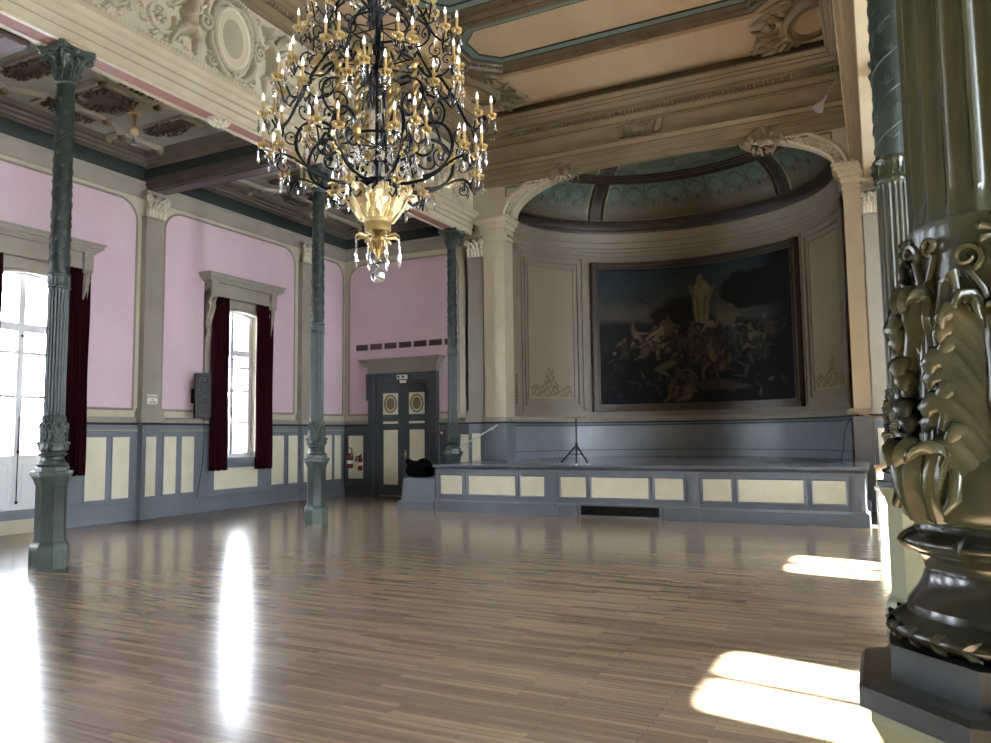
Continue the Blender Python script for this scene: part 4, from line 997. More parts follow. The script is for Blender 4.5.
def make_column(label, body='green', upper='greenup', leafm='green', ped='green', dk='green'):
    t = thing('cast_iron_column', label, 'column', (0, 0, 0), local=True, group='green cast iron columns of the two rows')
    R8 = PI/8; K = .87
    def sc(m, k=K): m.v = [(x*k, y*k, z) for x, y, z in m.v]; return m
    m = MB(); m.lathe([octa(.235, 0), octa(.235, .27), octa(.22, .30), octa(.19, .33), octa(.185, .36), octa(.185, 1.0), octa(.19, 1.01), octa(.20, 1.03), octa(.205, 1.055), octa(.225, 1.09), octa(.24, 1.115), octa(.24, 1.135)], 8, rot=R8)
    for i in range(8):
        a = i*PI/4; mt = Matrix.Rotation(a, 4, 'Z') @ Matrix(((0, 0, 1, .235), (1, 0, 0, 0), (0, 1, 0, 0), (0, 0, 0, 1)))
        m.sweep([(-.055, .05), (.055, .05), (.055, .23), (-.055, .23)], [(-.004, -.004), (-.004, .006), (.01, .006), (.01, -.004)], closed=True, mtx=mt)
    sc(m).build('pedestal', ped, t, smooth=25)
    m = MB(); m.lathe([octa(.24, 1.13), octa(.257, 1.137), octa(.257, 1.168), octa(.25, 1.176)], 8, rot=R8); sc(m).build('pedestal_cap', dk if dk != body else ped, t, smooth=20)
    m = MB(); m.lathe([octa(.205, 1.165), octa(.205, 1.228)], 8, rot=R8); sc(m).build('plinth_block', dk, t, smooth=20)
    m = MB(); zz = lambda z: 1.222+(z-1.24)*.83
    prof = [(.155, 1.24)]
    prof += [(.152+.028*math.sin(PI*i/12), 1.245+.055*i/12) for i in range(13)]
    prof += [(.152, 1.302), (.150, 1.315)]
    prof += [(.150-.026*math.sin(PI*.5*i/10), 1.315+.065*i/10) for i in range(11)]
    prof += [(.126, 1.39), (.13, 1.403), (.138, 1.408)]
    prof += [(.138+.020*math.sin(PI*i/8), 1.412+.038*i/8) for i in range(9)]
    prof += [(.136, 1.455), (.134, 1.47)]
    m.lathe([(r, zz(z)) for r, z in prof], 64)
    for i in range(24):
        a = 2*PI*i/24
        for s in (-1, 1): m.tube([(.177*math.cos(a+q*.13), .177*math.sin(a+q*.13), zz(1.272)+s*q*.014) for q in (0, .5, 1)], [.004, .007, .002], 5)
    for i in range(8):
        a = 2*PI*i/8+.2
        m.tube([((.138+.022*math.sin(PI*j/6))*math.cos(a), (.138+.022*math.sin(PI*j/6))*math.sin(a), zz(1.412+.038*j/6)) for j in range(7)], .005, 5)
    m.build('base_moulding', 'dkolive' if body == 'olive' else body, t, smooth=50)
    R = .120
    m = MB(); m.lathe([(.132, 1.41), (.126, 1.45), (.121, 1.54), (.118, 1.855), (.122, 1.865)], 64); m.build('leaf_drum', body, t, smooth=50)
    m = MB()
    m.lathe([(.138, 1.408), (.150, 1.418), (.155, 1.44), (.151, 1.465), (.140, 1.50), (.128, 1.54), (.119, 1.58)], 64)
    for i in range(4):
        a = i*PI/2+LPH; acanthus(m, R+.000, 1.415, .30, .60, a, tip=.014)
    m.build('acanthus_leaves', leafm, t, smooth=60)
    m = MB()
    for i in range(4):
        a = i*PI/2+LPH+PI/4
        for s in (-2, -1, 0, 1, 2): m.tube([((R+.010-abs(s)*.003)*math.cos(a+s*.062*w), (R+.010-abs(s)*.003)*math.sin(a+s*.062*w), z) for z, w in ((1.545, 1.3), (1.60, 1.05), (1.68, 1.0), (1.75, .95), (1.80, .7))], [.010, .009, .009, .009, .004], 8)
        # the cup the stalk grows from and the rolled bud on top of it
        leaf(m, R+.022, 1.435, .10, .075, .012, a, lobes=1, lift=.012, nu=19, nv=26, split=.74, thick=.014)
        leaf(m, R-.004, 1.69, .075, .044, .014, a, lobes=1, lift=.014, nu=15, nv=26, split=.6, thick=.012)
        for s in (-1, 1):
            P = [((R+r)*math.cos(a+s*w), (R+r)*math.sin(a+s*w), z) for w, r, z in ((.12, .004, 1.70), (.26, .008, 1.74), (.38, .012, 1.79), (.46, .018, 1.80), (.50, .020, 1.775))]
            m.tube(P, [.006, .013, .015, .012, .004], 8, .8)
        for s in (-1, 1):        # hooked side leaves
            P = [((R+r)*math.cos(a+s*w), (R+r)*math.sin(a+s*w), z) for w, r, z in ((.10, .006, 1.80), (.22, .010, 1.74), (.30, .014, 1.66), (.33, .022, 1.60), (.30, .028, 1.575), (.26, .024, 1.59))]
            m.tube(P, [.005, .012, .014, .012, .009, .003], 8, .8)
            P = [((R+r)*math.cos(a+s*w), (R+r)*math.sin(a+s*w), z) for w, r, z in ((.30, .006, 1.56), (.38, .02, 1.52), (.40, .034, 1.475), (.34, .042, 1.46), (.29, .036, 1.475))]
            m.tube(P, [.006, .011, .011, .008, .003], 8, .8)
    m.v = [(x, y, z-.025) for x, y, z in m.v]; m.build('fluted_stalks', leafm, t, smooth=60)
    m = MB()
    for i in range(4):
        for off, sg in ((LPH, -1), (LPH, 1), (LPH+PI/4, -1), (LPH+PI/4, 1)):
            a = i*PI/2+off; rad = .020 if off == LPH else .014; zc = 1.835 if off == LPH else 1.86; sp = .21 if off == LPH else .17
            n = 24; pts = []; rs = []
            for j in range(n+1):
                q = j/n; an = -PI*.5+q*3.0*PI; rr = rad*(1-.8*q)
                pts.append((R+.004+.010*math.sin(q*PI), a+sg*(sp-rr*math.cos(an)/R), zc+rr*math.sin(an))); rs.append(.0065*(1-.5*q))
            P = [(R-.002, a+sg*.01, zc-.085), (R+.004, a+sg*.07, zc-.05)]+pts; m.tube([(r*math.cos(th), r*math.sin(th), z) for r, th, z in P], [.005, .0065]+rs, 6)
        a = i*PI/2+LPH+.12
        m.ball(((R+.004)*math.cos(a), (R+.004)*math.sin(a), 1.868), .012, 8)
        for j in range(7):
            b = j*2*PI/7; th = a+.022*math.cos(b)/R; m.tube([((R+.004)*math.cos(a+.008*math.cos(b)/R), (R+.004)*math.sin(a+.008*math.cos(b)/R), 1.868+.008*math.sin(b)), ((R+.010)*math.cos(th), (R+.010)*math.sin(th), 1.868+.022*math.sin(b)), ((R+.002)*math.cos(a+.03*math.cos(b)/R), (R+.002)*math.sin(a+.03*math.cos(b)/R), 1.868+.03*math.sin(b))], [.004, .008, .003], 6)
    m.v = [(x, y, z-.035) for x, y, z in m.v]; m.build('scroll_ornament', leafm, t, smooth=60)
    m = MB(); flutes(m, .119, 1.86, 3.46, dep=.013); m.build('fluted_shaft', body, t, smooth=35)
    m = MB()
    prof = [(.116, 3.435), (.126, 3.45), (.130, 3.465), (.126, 3.48), (.119, 3.49), (.119, 3.60), (.126, 3.61), (.130, 3.625), (.126, 3.64), (.115, 3.655)]
    m.lathe(prof, 40)
    for i in range(20):
        a = 2*PI*i/20
        m.ball((.130*math.cos(a), .130*math.sin(a), 3.465), .010, 6); m.ball((.130*math.cos(a), .130*math.sin(a), 3.625), .010, 6)
        m.tube([(.121*math.cos(a), .121*math.sin(a), 3.50), (.121*math.cos(a), .121*math.sin(a), 3.59)], .008, 6)
    m.build('shaft_ring', body, t, smooth=50)
    m = MB(); m.lathe([(.114, 3.64), (.113, 4.2), (.104, 6.10)], 40)
    for ph in (0, PI):
        n = 150; m.tube([((.118-.010*i/n)*math.cos(ph+i*.17), (.118-.010*i/n)*math.sin(ph+i*.17), 3.70+2.36*i/n) for i in range(n+1)], .006, 5)
    for i in range(70):
        a = i*2.4; z = 3.70+2.3*i/70; r = .116-.010*i/70
        for s in (-2, -1, 0, 1, 2):
            m.tube([(r*math.cos(a), r*math.sin(a), z), ((r+.005)*math.cos(a+s*.11), (r+.005)*math.sin(a+s*.11), z+.05-abs(s)*.01), ((r+.001)*math.cos(a+s*.22), (r+.001)*math.sin(a+s*.22), z+.10-abs(s)*.025)], [.003, .0055, .0015], 5)
    m.build('vine_shaft', upper, t, smooth=50)
    m = MB(); m.lathe([(.104, 6.085), (.122, 6.10), (.126, 6.115), (.120, 6.13), (.108, 6.14), (.108, 6.30), (.125, 6.42), (.16, 6.49)], 40)
    for i in range(8): leaf(m, .108, 6.13, .12, .044, .022, i*PI/4+PI/8, lobes=3, nu=9, nv=18, lift=.012)
    for i in range(8): leaf(m, .114, 6.20, .15, .044, .024, i*PI/4, lobes=3, nu=9, nv=18, lift=.018)
    for i in range(4):
        a = i*PI/2+PI/4; dx, dy = math.cos(a), math.sin(a)
        m.tube([(.13*dx, .13*dy, 6.28), (.17*dx, .17*dy, 6.40), (.24*dx, .24*dy, 6.47)], [.03, .032, .026], 8)
        volute(m, (.25*dx, .25*dy, 6.425), .052, (dx, dy, 0), th=.02, dirn=-1, a0=PI/2, turns=1.3)
        b = a+PI/4; m.ball((.195*math.cos(b), .195*math.sin(b), 6.50), .036, 8)
        for s in (-1, 1):
            e = b+s*.22; volute(m, (.17*math.cos(e), .17*math.sin(e), 6.43), .032, (-math.sin(e)*s, math.cos(e)*s, 0), th=.010, turns=1.2)
    AR = .325; ab = []
    for i in range(4):
        a = i*PI/2+PI/4; A = Vector((math.cos(a), math.sin(a)))*AR; B = Vector((math.cos(a+PI/2), math.sin(a+PI/2)))*AR; T = Vector((-math.sin(a), math.cos(a)))
        ab += [A-T*.03, A+T*.03]
        for q in (.2, .35, .5, .65, .8): ab.append(A.lerp(B, q)*(1-.10*math.sin(q*PI)))
        for q in range(9):
            w = .1+.1*q; p = A.lerp(B, w)*(1.02-.10*math.sin(w*PI)); m.ball((p.x, p.y, 6.50), .013, 6)
    m.prism([(p.x, p.y) for p in ab], 6.485, 6.515); m.prism([(p.x*.94, p.y*.94) for p in ab], 6.47, 6.49); m.prism([(p.x*1.03, p.y*1.03) for p in ab], 6.515, 6.56)
    m.build('capital', 'green' if body == 'green' else upper, t, smooth=50)
    return t
cl = make_column('green cast iron column nearest the left tall french window')
cl.location = (CLX, YL[0], 0); cl.rotation_euler = (0, 0, .0)
dup(cl, loc=(CLX, YL[1], 0), label='green cast iron column standing alone mid-floor just left of the chandelier')
dup(cl, loc=(CLX, YL[2], 0), label='green cast iron column rising behind the left end of the stage')
dup(cl, loc=(CLX, YLall[1], 0), label='green cast iron column of the left row beside the camera, out of frame')
cn = make_column('huge close-up green and bronze column with acanthus leaves at the right edge', 'olive', 'greenup', 'olivelt', 'pedr', 'dkped')
cn.location = (.178, 1.40, 0)
c2 = dup(cn, loc=(.19, YR[1], 0), label='dark green column with sage pedestal directly behind the big right column')
c3 = dup(cn, loc=(.36, YR[2], 0), label='distant right-hand column, only its green capital showing beside the beam')
dup(cn, loc=(.36, 16.1, 0), label='last right-hand column by the apse, only its small capital showing')

# ------------------------------------------------------------ carved plaster friezes
def heightfield(w, h, res, strokes, discs=(), plates=()):
    nu, nv = int(w/res)+1, int(h/res)+1; X, Y = np.meshgrid(np.linspace(-w/2, w/2, nu), np.linspace(0, h, nv)); H = np.zeros_like(X)
    for pts, rs, ht in strokes:
        P = np.array(pts, float); n = len(P)
        rr = np.array(rs if isinstance(rs, (list, tuple)) else [rs]*n, float)
        x0, x1 = P[:, 0].min()-rr.max(), P[:, 0].max()+rr.max(); i0 = max(int((x0+w/2)/res)-1, 0); i1 = min(int((x1+w/2)/res)+2, nu)
        y0, y1 = P[:, 1].min()-rr.max(), P[:, 1].max()+rr.max(); j0 = max(int(y0/res)-1, 0); j1 = min(int(y1/res)+2, nv)
        if i1 <= i0 or j1 <= j0: continue
        x = X[j0:j1, i0:i1]; y = Y[j0:j1, i0:i1]; hh = H[j0:j1, i0:i1]
        for k in range(n-1):
            a, b = P[k], P[k+1]; d = b-a; L2 = max(d@d, 1e-9); t = np.clip(((x-a[0])*d[0]+(y-a[1])*d[1])/L2, 0, 1)
            D2 = (x-a[0]-t*d[0])**2+(y-a[1]-t*d[1])**2; r = rr[k]+(rr[k+1]-rr[k])*t
            np.maximum(hh, np.sqrt(np.clip(r*r-D2, 0, None))*ht, out=hh)
    for (cx, cy, rx, ry, ht) in discs:
        q = np.clip(1-((X-cx)/rx)**2-((Y-cy)/ry)**2, 0, None); H = np.maximum(H, np.sqrt(q)*ht)
    for (cx, cy, rx, ry, ht) in plates:
        e = np.sqrt(((X-cx)/rx)**2+((Y-cy)/ry)**2); H = np.where(e < 1, ht+.02*(1-e*e), H)
    return X, Y, H
def spiral(cx, cy, r, turns=1.5, s=1, a0=0, k=.85, n=28):
    return [(cx+s*r*(1-k*i/n)*math.cos(a0+turns*2*PI*i/n), cy+r*(1-k*i/n)*math.sin(a0+turns*2*PI*i/n)) for i in range(n+1)]
def frieze_strokes():
    S = []; D = []
    rnd = random.Random(4); cy = .66
    for s in (-1, 1):
        m = lambda pts: [(s*x, y) for x, y in pts]
        # cartouche frame: C scrolls, rolled strapwork
        S.append((m([(.0, 1.20), (.16, 1.23), (.30, 1.14), (.38, .98), (.40, .80), (.37, .58), (.27, .34), (.12, .20), (0, .17)]), .045, 1.3))
        S.append((m([(.05, 1.30), (.22, 1.33), (.40, 1.22), (.50, 1.02), (.52, .82)]), [.03, .045, .055, .05, .03], 1.5))
        S.append((m(spiral(.56, .72, .13, 1.4, 1, PI*.6)), .038, 1.6)); S.append((m(spiral(.50, 1.24, .10, 1.3, 1, PI*1.2)), .032, 1.5))
        S.append((m([(.44, .62), (.46, .42), (.36, .22), (.22, .10), (.06, .07)]), [.035, .055, .06, .05, .035], 1.5))
        S.append((m(spiral(.42, .18, .11, 1.4, 1, PI*.4)), .034, 1.6))
        # seated figure: body, head, arm, legs
        S.append((m([(.78, .98), (.84, .80), (.88, .62), (.84, .46)]), [.07, .10, .11, .09], 1.5)); D.append((s*.76, 1.14, .085, .10, .17)); S.append((m([(.70, 1.20), (.80, 1.24), (.86, 1.15)]), .04, 1.7))
        S.append((m([(.80, .95), (.66, .86), (.56, .96)]), [.05, .04, .03], 1.8)); S.append((m([(.88, .93), (1.02, .80), (1.12, .70)]), [.05, .04, .03], 1.8))
        S.append((m([(.84, .46), (.98, .40), (1.10, .28), (1.18, .12)]), [.09, .085, .06, .045], 1.6)); S.append((m([(.82, .44), (.70, .34), (.72, .16)]), [.08, .06, .04], 1.6))
        S.append((m([(.92, .9), (1.04, 1.12), (1.20, 1.28), (1.32, 1.30)]), [.05, .07, .06, .02], 1.1)); S.append((m([(.96, .8), (1.14, .98), (1.32, 1.12)]), [.04, .06, .02], 1.1))
        # rinceaux
        for k, (x, y, r, dr) in enumerate(((1.35, .42, .27, 1), (1.72, .92, .26, -1), (2.12, .42, .26, 1), (2.35, 1.0, .18, -1))):
            sp = [(x+(px-x), y+dr*(py-y)) for px, py in spiral(x, y, r, 1.35, 1, PI*.9)]
            S.append((m(sp), [.036*(1-.4*i/28) for i in range(29)], 1.5)); D.append((s*x, y, .06, .06, .09))
            for j in range(9):
                a = j*.7+k; bx, by = x+r*math.cos(a), y+dr*r*math.sin(a)
                S.append((m([(bx, by), (bx+.08*math.cos(a+.7), by+.08*math.sin(a+.7)), (bx+.13*math.cos(a+1.3), by+.13*math.sin(a+1.3))]), [.03, .035, .006], 1.2))
            for j in range(6): a = j*PI/3; D.append((s*(x+.075*math.cos(a)), y+.075*math.sin(a), .032, .032, .06))
        for j in range(34):
            x = rnd.uniform(.62, 2.42); y = rnd.uniform(.05, 1.34); a = rnd.uniform(0, 6.3)
            S.append((m([(x, y), (x+.05*math.cos(a), y+.05*math.sin(a)), (x+.09*math.cos(a+.6), y+.09*math.sin(a+.6))]), [.016, .026, .005], .9))
    # garland and drop under the cartouche
    for j in range(7): D.append((0, .12-.03*j, .05, .03, .09))
    for j in range(9): D.append(((j-4)*.05, 1.27+.04*math.cos((j-4)*.4), .04, .045, .12))
    P = [(0, .70, .30, .44, .035)]
    return S, D, P
S_, D_, P_ = frieze_strokes()
S_ = [(a, b, c*1.45) for a, b, c in S_]; D_ = [(a, b, c, d, e*1.35) for a, b, c, d, e in D_]
def make_relief(label):
    X, Y, H = heightfield(4.9, 1.40, .0135, S_, D_, P_); nv, nu = X.shape
    keep = (H > 0)
    t = thing('plaster_relief', label, 'relief', (0, 0, 0), local=True, group='carved plaster friezes above the columns')
    fs = []; q = keep.copy(); q[:, 1:] |= keep[:, :-1]; q[:, :-1] |= keep[:, 1:]; q[1:] |= keep[:-1]; q[:-1] |= keep[1:]
    idx = -np.ones(X.shape, int); cell = q[:-1, :-1] & q[1:, :-1] & q[:-1, 1:] & q[1:, 1:]
    used = np.zeros(X.shape, bool); used[:-1, :-1] |= cell; used[1:, :-1] |= cell; used[:-1, 1:] |= cell; used[1:, 1:] |= cell
    idx[used] = np.arange(used.sum()); vs = np.stack([H[used]-.006*(H[used] <= 0), X[used], Y[used]], 1)   # local: +X outwards, Y along, Z up
    jj, ii = np.nonzero(cell)
    f = np.stack([idx[jj, ii], idx[jj, ii+1], idx[jj+1, ii+1], idx[jj+1, ii]], 1)
    m = MB(); m.v = [tuple(v) for v in vs.tolist()]; m.f = [tuple(x) for x in f.tolist()]
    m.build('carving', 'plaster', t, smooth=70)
    m = MB(); ov = [(.335*math.cos(i*PI/20), .70+.475*math.sin(i*PI/20)) for i in range(40)]
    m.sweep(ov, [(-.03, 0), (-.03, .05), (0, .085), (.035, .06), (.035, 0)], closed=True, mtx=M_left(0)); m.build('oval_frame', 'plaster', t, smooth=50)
    m = MB(); m.prism([(.31*math.cos(i*PI/20), .70+.45*math.sin(i*PI/20)) for i in range(40)], 0, .045, M_left(0)); m.build('oval_plate', 'creamhi', t, smooth=30)
    return t
rl_ = make_relief('carved plaster frieze with an oval cartouche and seated figures, above the nearest left bay')
rl_.location = (-8.85, 8.53, 7.12)
dup(rl_, loc=(-8.85, 13.6, 7.12), label='white carved plaster frieze seen behind the chandelier, beside the apse arch')
dup(rl_, loc=(-8.85, 3.55, 7.12), label='carved plaster frieze cropped by the top left corner of the photo')
for k_, y_ in enumerate((9.03, 4.05, 14.0)): dup(rl_, loc=(-.09, y_, 7.12), rz=PI, label=['carved plaster frieze on the right wall over the middle right bay', 'carved plaster frieze on the right wall over the near right bay', 'carved plaster frieze on the right wall nearest the apse'][k_])

def soffit_rosette(x, y, label):
    t = thing('soffit_rosette', label, 'rosette', (x, y, 6.5), group='plaster rosettes under the long beam')
    m = MB(); m.lathe([(.19, .07), (.19, .05), (.15, .03), (.13, .045), (.06, .045), (.05, .01), (.02, -.01)], 24, (x, y, 6.5)); m.build('boss', 'cream', t, smooth=50)
    m = MB()
    for i in range(10):
        a = 2*PI*i/10; c, s_ = math.cos(a), math.sin(a)
        m.tube([(x+.05*c, y+.05*s_, 6.53), (x+.11*c, y+.11*s_, 6.50), (x+.165*c, y+.165*s_, 6.53)], [.015, .03, .012], 6)
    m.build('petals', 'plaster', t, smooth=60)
soffit_rosette(CLX+.04, 8.55, 'round plaster rosette under the beam, midway between the two nearest left columns')
soffit_rosette(CLX+.04, 13.5, 'round plaster rosette under the beam between the middle and far left columns, behind the chandelier')
def ceiling_medallion(x, y, sx, label):
    ax = Vector((0, 1, 0)); ay = Vector((sx*.97, 0, -.22)).normalized(); nrm = ax.cross(ay); nrm = nrm if nrm.z < 0 else -nrm; c = Vector((x, y, 9.50))
    t = thing('ceiling_medallion', label, 'medallion', tuple(c))
    m = MB(); MT = Matrix(((ax.x, ay.x, nrm.x, c.x), (ax.y, ay.y, nrm.y, c.y), (ax.z, ay.z, nrm.z, c.z), (0, 0, 0, 1)))
    ov = [(.60*math.cos(i*PI/20), .44*math.sin(i*PI/20)) for i in range(40)]
    m.prism([(a*.86, b*.86) for a, b in ov], -.05, .06, MT); m.build('oval_plate', 'beige', t, smooth=30)
    m = MB(); m.sweep(ov, [(-.10, -.06), (-.10, .06), (-.05, .13), (.02, .10), (.08, .13), (.09, -.06)], closed=True, mtx=MT); m.build('oval_frame', 'ornb', t, smooth=40)
    m = MB(); foliage(m, c, ax, ay, .74, .58, 30, .30, 3, nrm); foliage(m, c+ay*.1, ax, ay, .86, .66, 22, .34, 8, nrm)
    m.build('foliage', 'ornb', t, smooth=60)
ceiling_medallion(-.78, 15.36, -1, 'oval plaster medallion with dark foliage in the right far corner of the ceiling')
ceiling_medallion(-7.95, 15.05, 1, 'oval plaster medallion with dark foliage above the apse\'s left corner, behind the chandelier')
def keystone(x, z, w, label, y=JY-.12):
    t = thing('plaster_ornament', label, 'ornament', (x, y, z))
    m = MB(); foliage(m, (x, y, z), (1, 0, 0), (0, 0, 1), w*.35, w*.16, 14, w*.26, int(abs(x)*10), (0, -1, 0)); m.ball((x, y-.03, z), w*.15, 12)
    for s in (-1, 1): volute(m, (x+s*w*.36, y-.03, z+.02), w*.14, (s, 0, 0), th=w*.05)
    m.build('carving', 'plasterdk', t, smooth=60); return t
keystone(-6.3, 7.68, .66, 'white carved acanthus cluster on the left haunch of the apse arch')
keystone(-1.9, 7.6, .72, 'shaded carved acanthus cluster on the right haunch of the apse arch')
def frieze_block():
    MT = M_back(JY-.11); x0, x1, z0, z1 = -5.05, -3.95, 8.24, 8.54
    t = thing('frieze_panel', 'small framed plaster panel with leaf spray, midway along the frieze over the apse', 'ornament', (-4.5, JY-.11, z0))
    for s in (-1, 1):
        m = MB(); xc = (x0+x1)/2; m.prism([(xc+s*.33, z0), (xc+s*.45, z0), (xc+s*.56, z1), (xc+s*.42, z1)], 0, .07, MT); m.prism([(xc+s*.29, z0), (xc+s*.31, z0), (xc+s*.39, z1), (xc+s*.36, z1)], 0, .05, MT)
        m.build('bracket', 'cornice', t)
    m = MB(); foliage(m, (-4.5, JY-.14, 8.39), (1, 0, 0), (0, 0, 1), .14, .05, 12, .14, 6, (0, -1, 0)); m.build('leaf_spray', 'plasterdk', t, smooth=60)
frieze_block()
def spandrel(sx, x, label):
    t = thing('spandrel_ornament', label, 'ornament', (x, JY, 7.3))
    MT = M_back(JY+.015); m = MB()
    a = [(x, 7.0), (x, 7.62), (x+sx*.75, 7.62)]
    mid = []
    pts = [(x, 6.95), (x, 7.62), (x+sx*.95, 7.62)]
    for i in range(9):
        q = i/8; px = x+sx*(.95-.93*q); mid.append((px, 7.60-.62*math.sin(q*PI/2)**1.2*q))
    m.sweep([(x+sx*.02, 6.98), (x+sx*.02, 7.6), (x+sx*.92, 7.6)], [(-.02, 0), (-.02, .04), (.02, .04), (.02, 0)], mtx=MT); m.build('border', 'cornice', t)
    m = MB(); rnd = random.Random(2)
    for i in range(5):
        p = Vector((x+sx*(.08+.13*i), JY-.04, 7.28+.055*i)); volute(m, p, .07, (sx, 0, 0), th=.014); foliage(m, p, (1, 0, 0), (0, 0, 1), .03, .03, 5, .06, i, (0, -1, 0))
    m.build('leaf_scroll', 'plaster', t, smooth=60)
spandrel(1, -7.93, 'carved leaf scroll in the left spandrel of the apse arch')
spandrel(-1, -.56, 'carved leaf scroll in the right spandrel of the apse arch')

# ------------------------------------------------------------ the stage
def stage():
    t = thing('stage', 'low grey-blue stage with ivory front panels in front of the apse', 'stage', (-4.27, 13.8, 0))
    X0, X1, Y0, Z = -8.29, -.24, 13.8, .954
    m = MB(); poly = [(X0, Y0+.05), (X1, Y0+.05), (X1, 16.55), (-.47, 16.6)]+[apse_pt(th, 0, 1, .0)[:2] for th in [i*PI/40 for i in range(1, 40)]]+[(-8.0, 16.6), (X0, 16.55)]
    m.prism(poly, Z-.12, Z); m.sweep([(X0, 16.5), (X0, Y0), (X1, Y0), (X1, 16.5)], [(-.06, Z-.045), (-.06, Z-.005), (-.04, Z+.004), (.3, Z+.004), (.3, Z-.10), (-.0, Z-.10), (-.02, Z-.06)])
    m.build('stage_floor', 'stagetop', t, smooth=20)
    m = MB(); m.box(X0, X1, Y0, Y0+.08, 0, Z-.05); m.box(X1-.08, X1, Y0, 16.5, 0, Z-.05); m.box(X0, X0+.08, Y0, 16.5, 0, Z-.05)
    MT = M_back(Y0)
    m.prism([(X0, .80), (X1, .80), (X1, .86), (X0, .86)], 0, .02, MT)
    for (a, b) in ((X0, X0+.05), (-5.76, -5.60), (-3.05, -2.90), (-.44, -.24)): m.prism([(a, 0), (b, 0), (b, .84), (a, .84)], 0, .035, MT); m.prism([(a-.015, .78), (b+.015, .78), (b+.015, .84), (a-.015, .84)], 0, .045, MT)
    m.build('stage_front', 'blue', t)
    for (a, b) in ((X0, -5.76), (-5.60, -5.18), (-3.53, -3.05), (-2.90, -.44)): m = MB(); m.sweep([(a, 0), (b, 0)], [(0, 0), (0, .05), (.2, .05), (.235, .025), (.235, 0)], mtx=MT); m.build('skirting', 'blue', t, smooth=30)
    for (a, b) in ((X0-.01, X0+.06), (-5.78, -5.58), (-3.07, -2.88), (-.46, -.23)): m = MB(); m.prism([(a, 0), (b, 0), (b, .235), (a, .235)], 0, .065, MT); m.build('pilaster_foot', 'blue', t)
    m = MB(); m.sweep([(X1, Y0-.05), (X1, 16.4)], [(-.05, 0), (-.05, .2), (0, .235), (0, 0)]); m.build('skirting', 'blue', t, smooth=30)
    pan = [(-8.18, -7.68), (-7.52, -6.48), (-6.35, -5.86), (-5.51, -5.0), (-4.89, -3.80), (-3.68, -3.17), (-2.82, -2.34), (-2.21, -1.17), (-1.02, -.53)]
    for (a, b) in pan:
        z0, z1 = .36, .735
        m = MB(); m.prism([(a, z0), (b, z0), (b, z1), (a, z1)], 0, .008, MT); pn = m.build('front_panel', 'panel', t)
        m = MB(); rect_frame(m, a-.03, b+.03, z0-.03, z1+.03, [(-.02, 0), (-.02, .02), (.01, .03), (.03, .012), (.03, 0)], MT); m.build('panel_moulding', 'blue', pn, smooth=30)
    m = MB(); m.prism([(-5.15, .0), (-3.56, .0), (-3.56, .245), (-5.15, .245)], 0, .04, MT); g = m.build('vent_frame', 'blue', t)
    m = MB(); m.prism([(-5.10, .035), (-3.61, .035), (-3.61, .21), (-5.10, .21)], .04, .044, MT); m.build('vent_opening', 'black', g)
    m = MB()
    for i in range(74): m.prism([(-5.09+i*.02, .04), (-5.082+i*.02, .04), (-5.082+i*.02, .205), (-5.09+i*.02, .205)], .044, .054, MT)
    for i in range(7): m.prism([(-5.09, .05+i*.024), (-3.62, .05+i*.024), (-3.62, .056+i*.024), (-5.09, .056+i*.024)], .044, .052, MT)
    m.build('vent_grille', 'dkplastic', g)
stage()
def stage_block():
    t = thing('stage_step_block', 'plain grey sloping-sided block against the left end of the stage', 'stage block', (-8.8, 14.3, 0))
    m = MB(); z = .66; a, b, y0, y1 = -9.22, -8.36, 13.84, 15.1
    m.add([(a, y0, 0), (b, y0, 0), (b, y1, 0), (a, y1, 0), (a+.08, y0, z), (b, y0, z), (b, y1, z), (a+.08, y1, z)], [(0, 3, 2, 1), (4, 5, 6, 7), (0, 1, 5, 4), (1, 2, 6, 5), (2, 3, 7, 6), (3, 0, 4, 7)])
    m.build('box', 'bluedk' if False else 'blue', t)
    m = MB(); m.sweep([(a, 15.1), (a, 13.84), (-8.36, 13.84)], [(.02, 0), (-.05, 0), (-.05, .17), (.02, .2)]); m.build('skirting', 'blue', t)
stage_block()
def black_bag():
    t = thing('black_bag', 'crumpled black cloth bag lying on the grey block beside the stage', 'bag', (-8.75, 14.2, .66))
    m = MB(); rnd = random.Random(9)
    def f(u, v):
        a = 2*PI*u; ph = -PI/2+PI*v
        sq = lambda c, p: math.copysign(abs(c)**p, c)
        x = .30*sq(math.cos(a), .6)*sq(math.cos(ph), .6); y = .18*sq(math.sin(a), .6)*sq(math.cos(ph), .6); z = .155*sq(math.sin(ph), .6)
        n = .02*math.sin(x*31+y*17)+.018*math.sin(z*40+x*13)+.012*math.sin(y*50)
        if z > .05: z += .05*math.cos(x*9)-.02+.03*math.sin(x*21)
        return (-8.93+x*1.08*(1+n), 14.2+y*(1+n*2), .665+.175+z*1.1*(1+n) if z > -.1 else .665+.16+max(z*1.1, -.155))
    m.grid(f, 48, 26, True); m.build('body', 'fabric', t, smooth=80)
    m = MB(); m.tube([(-9.12, 14.1, .93), (-9.2, 14.05, 1.0), (-9.14, 14.02, 1.04), (-9.03, 14.03, 1.0), (-8.9, 14.05, .99)], .03, 8)
    m.tube([(-8.8, 14.05, .97), (-8.66, 14.03, 1.0), (-8.58, 14.0, .99), (-8.56, 14.05, .9)], .028, 8); m.build('strap', 'fabric', t, smooth=70)
black_bag()
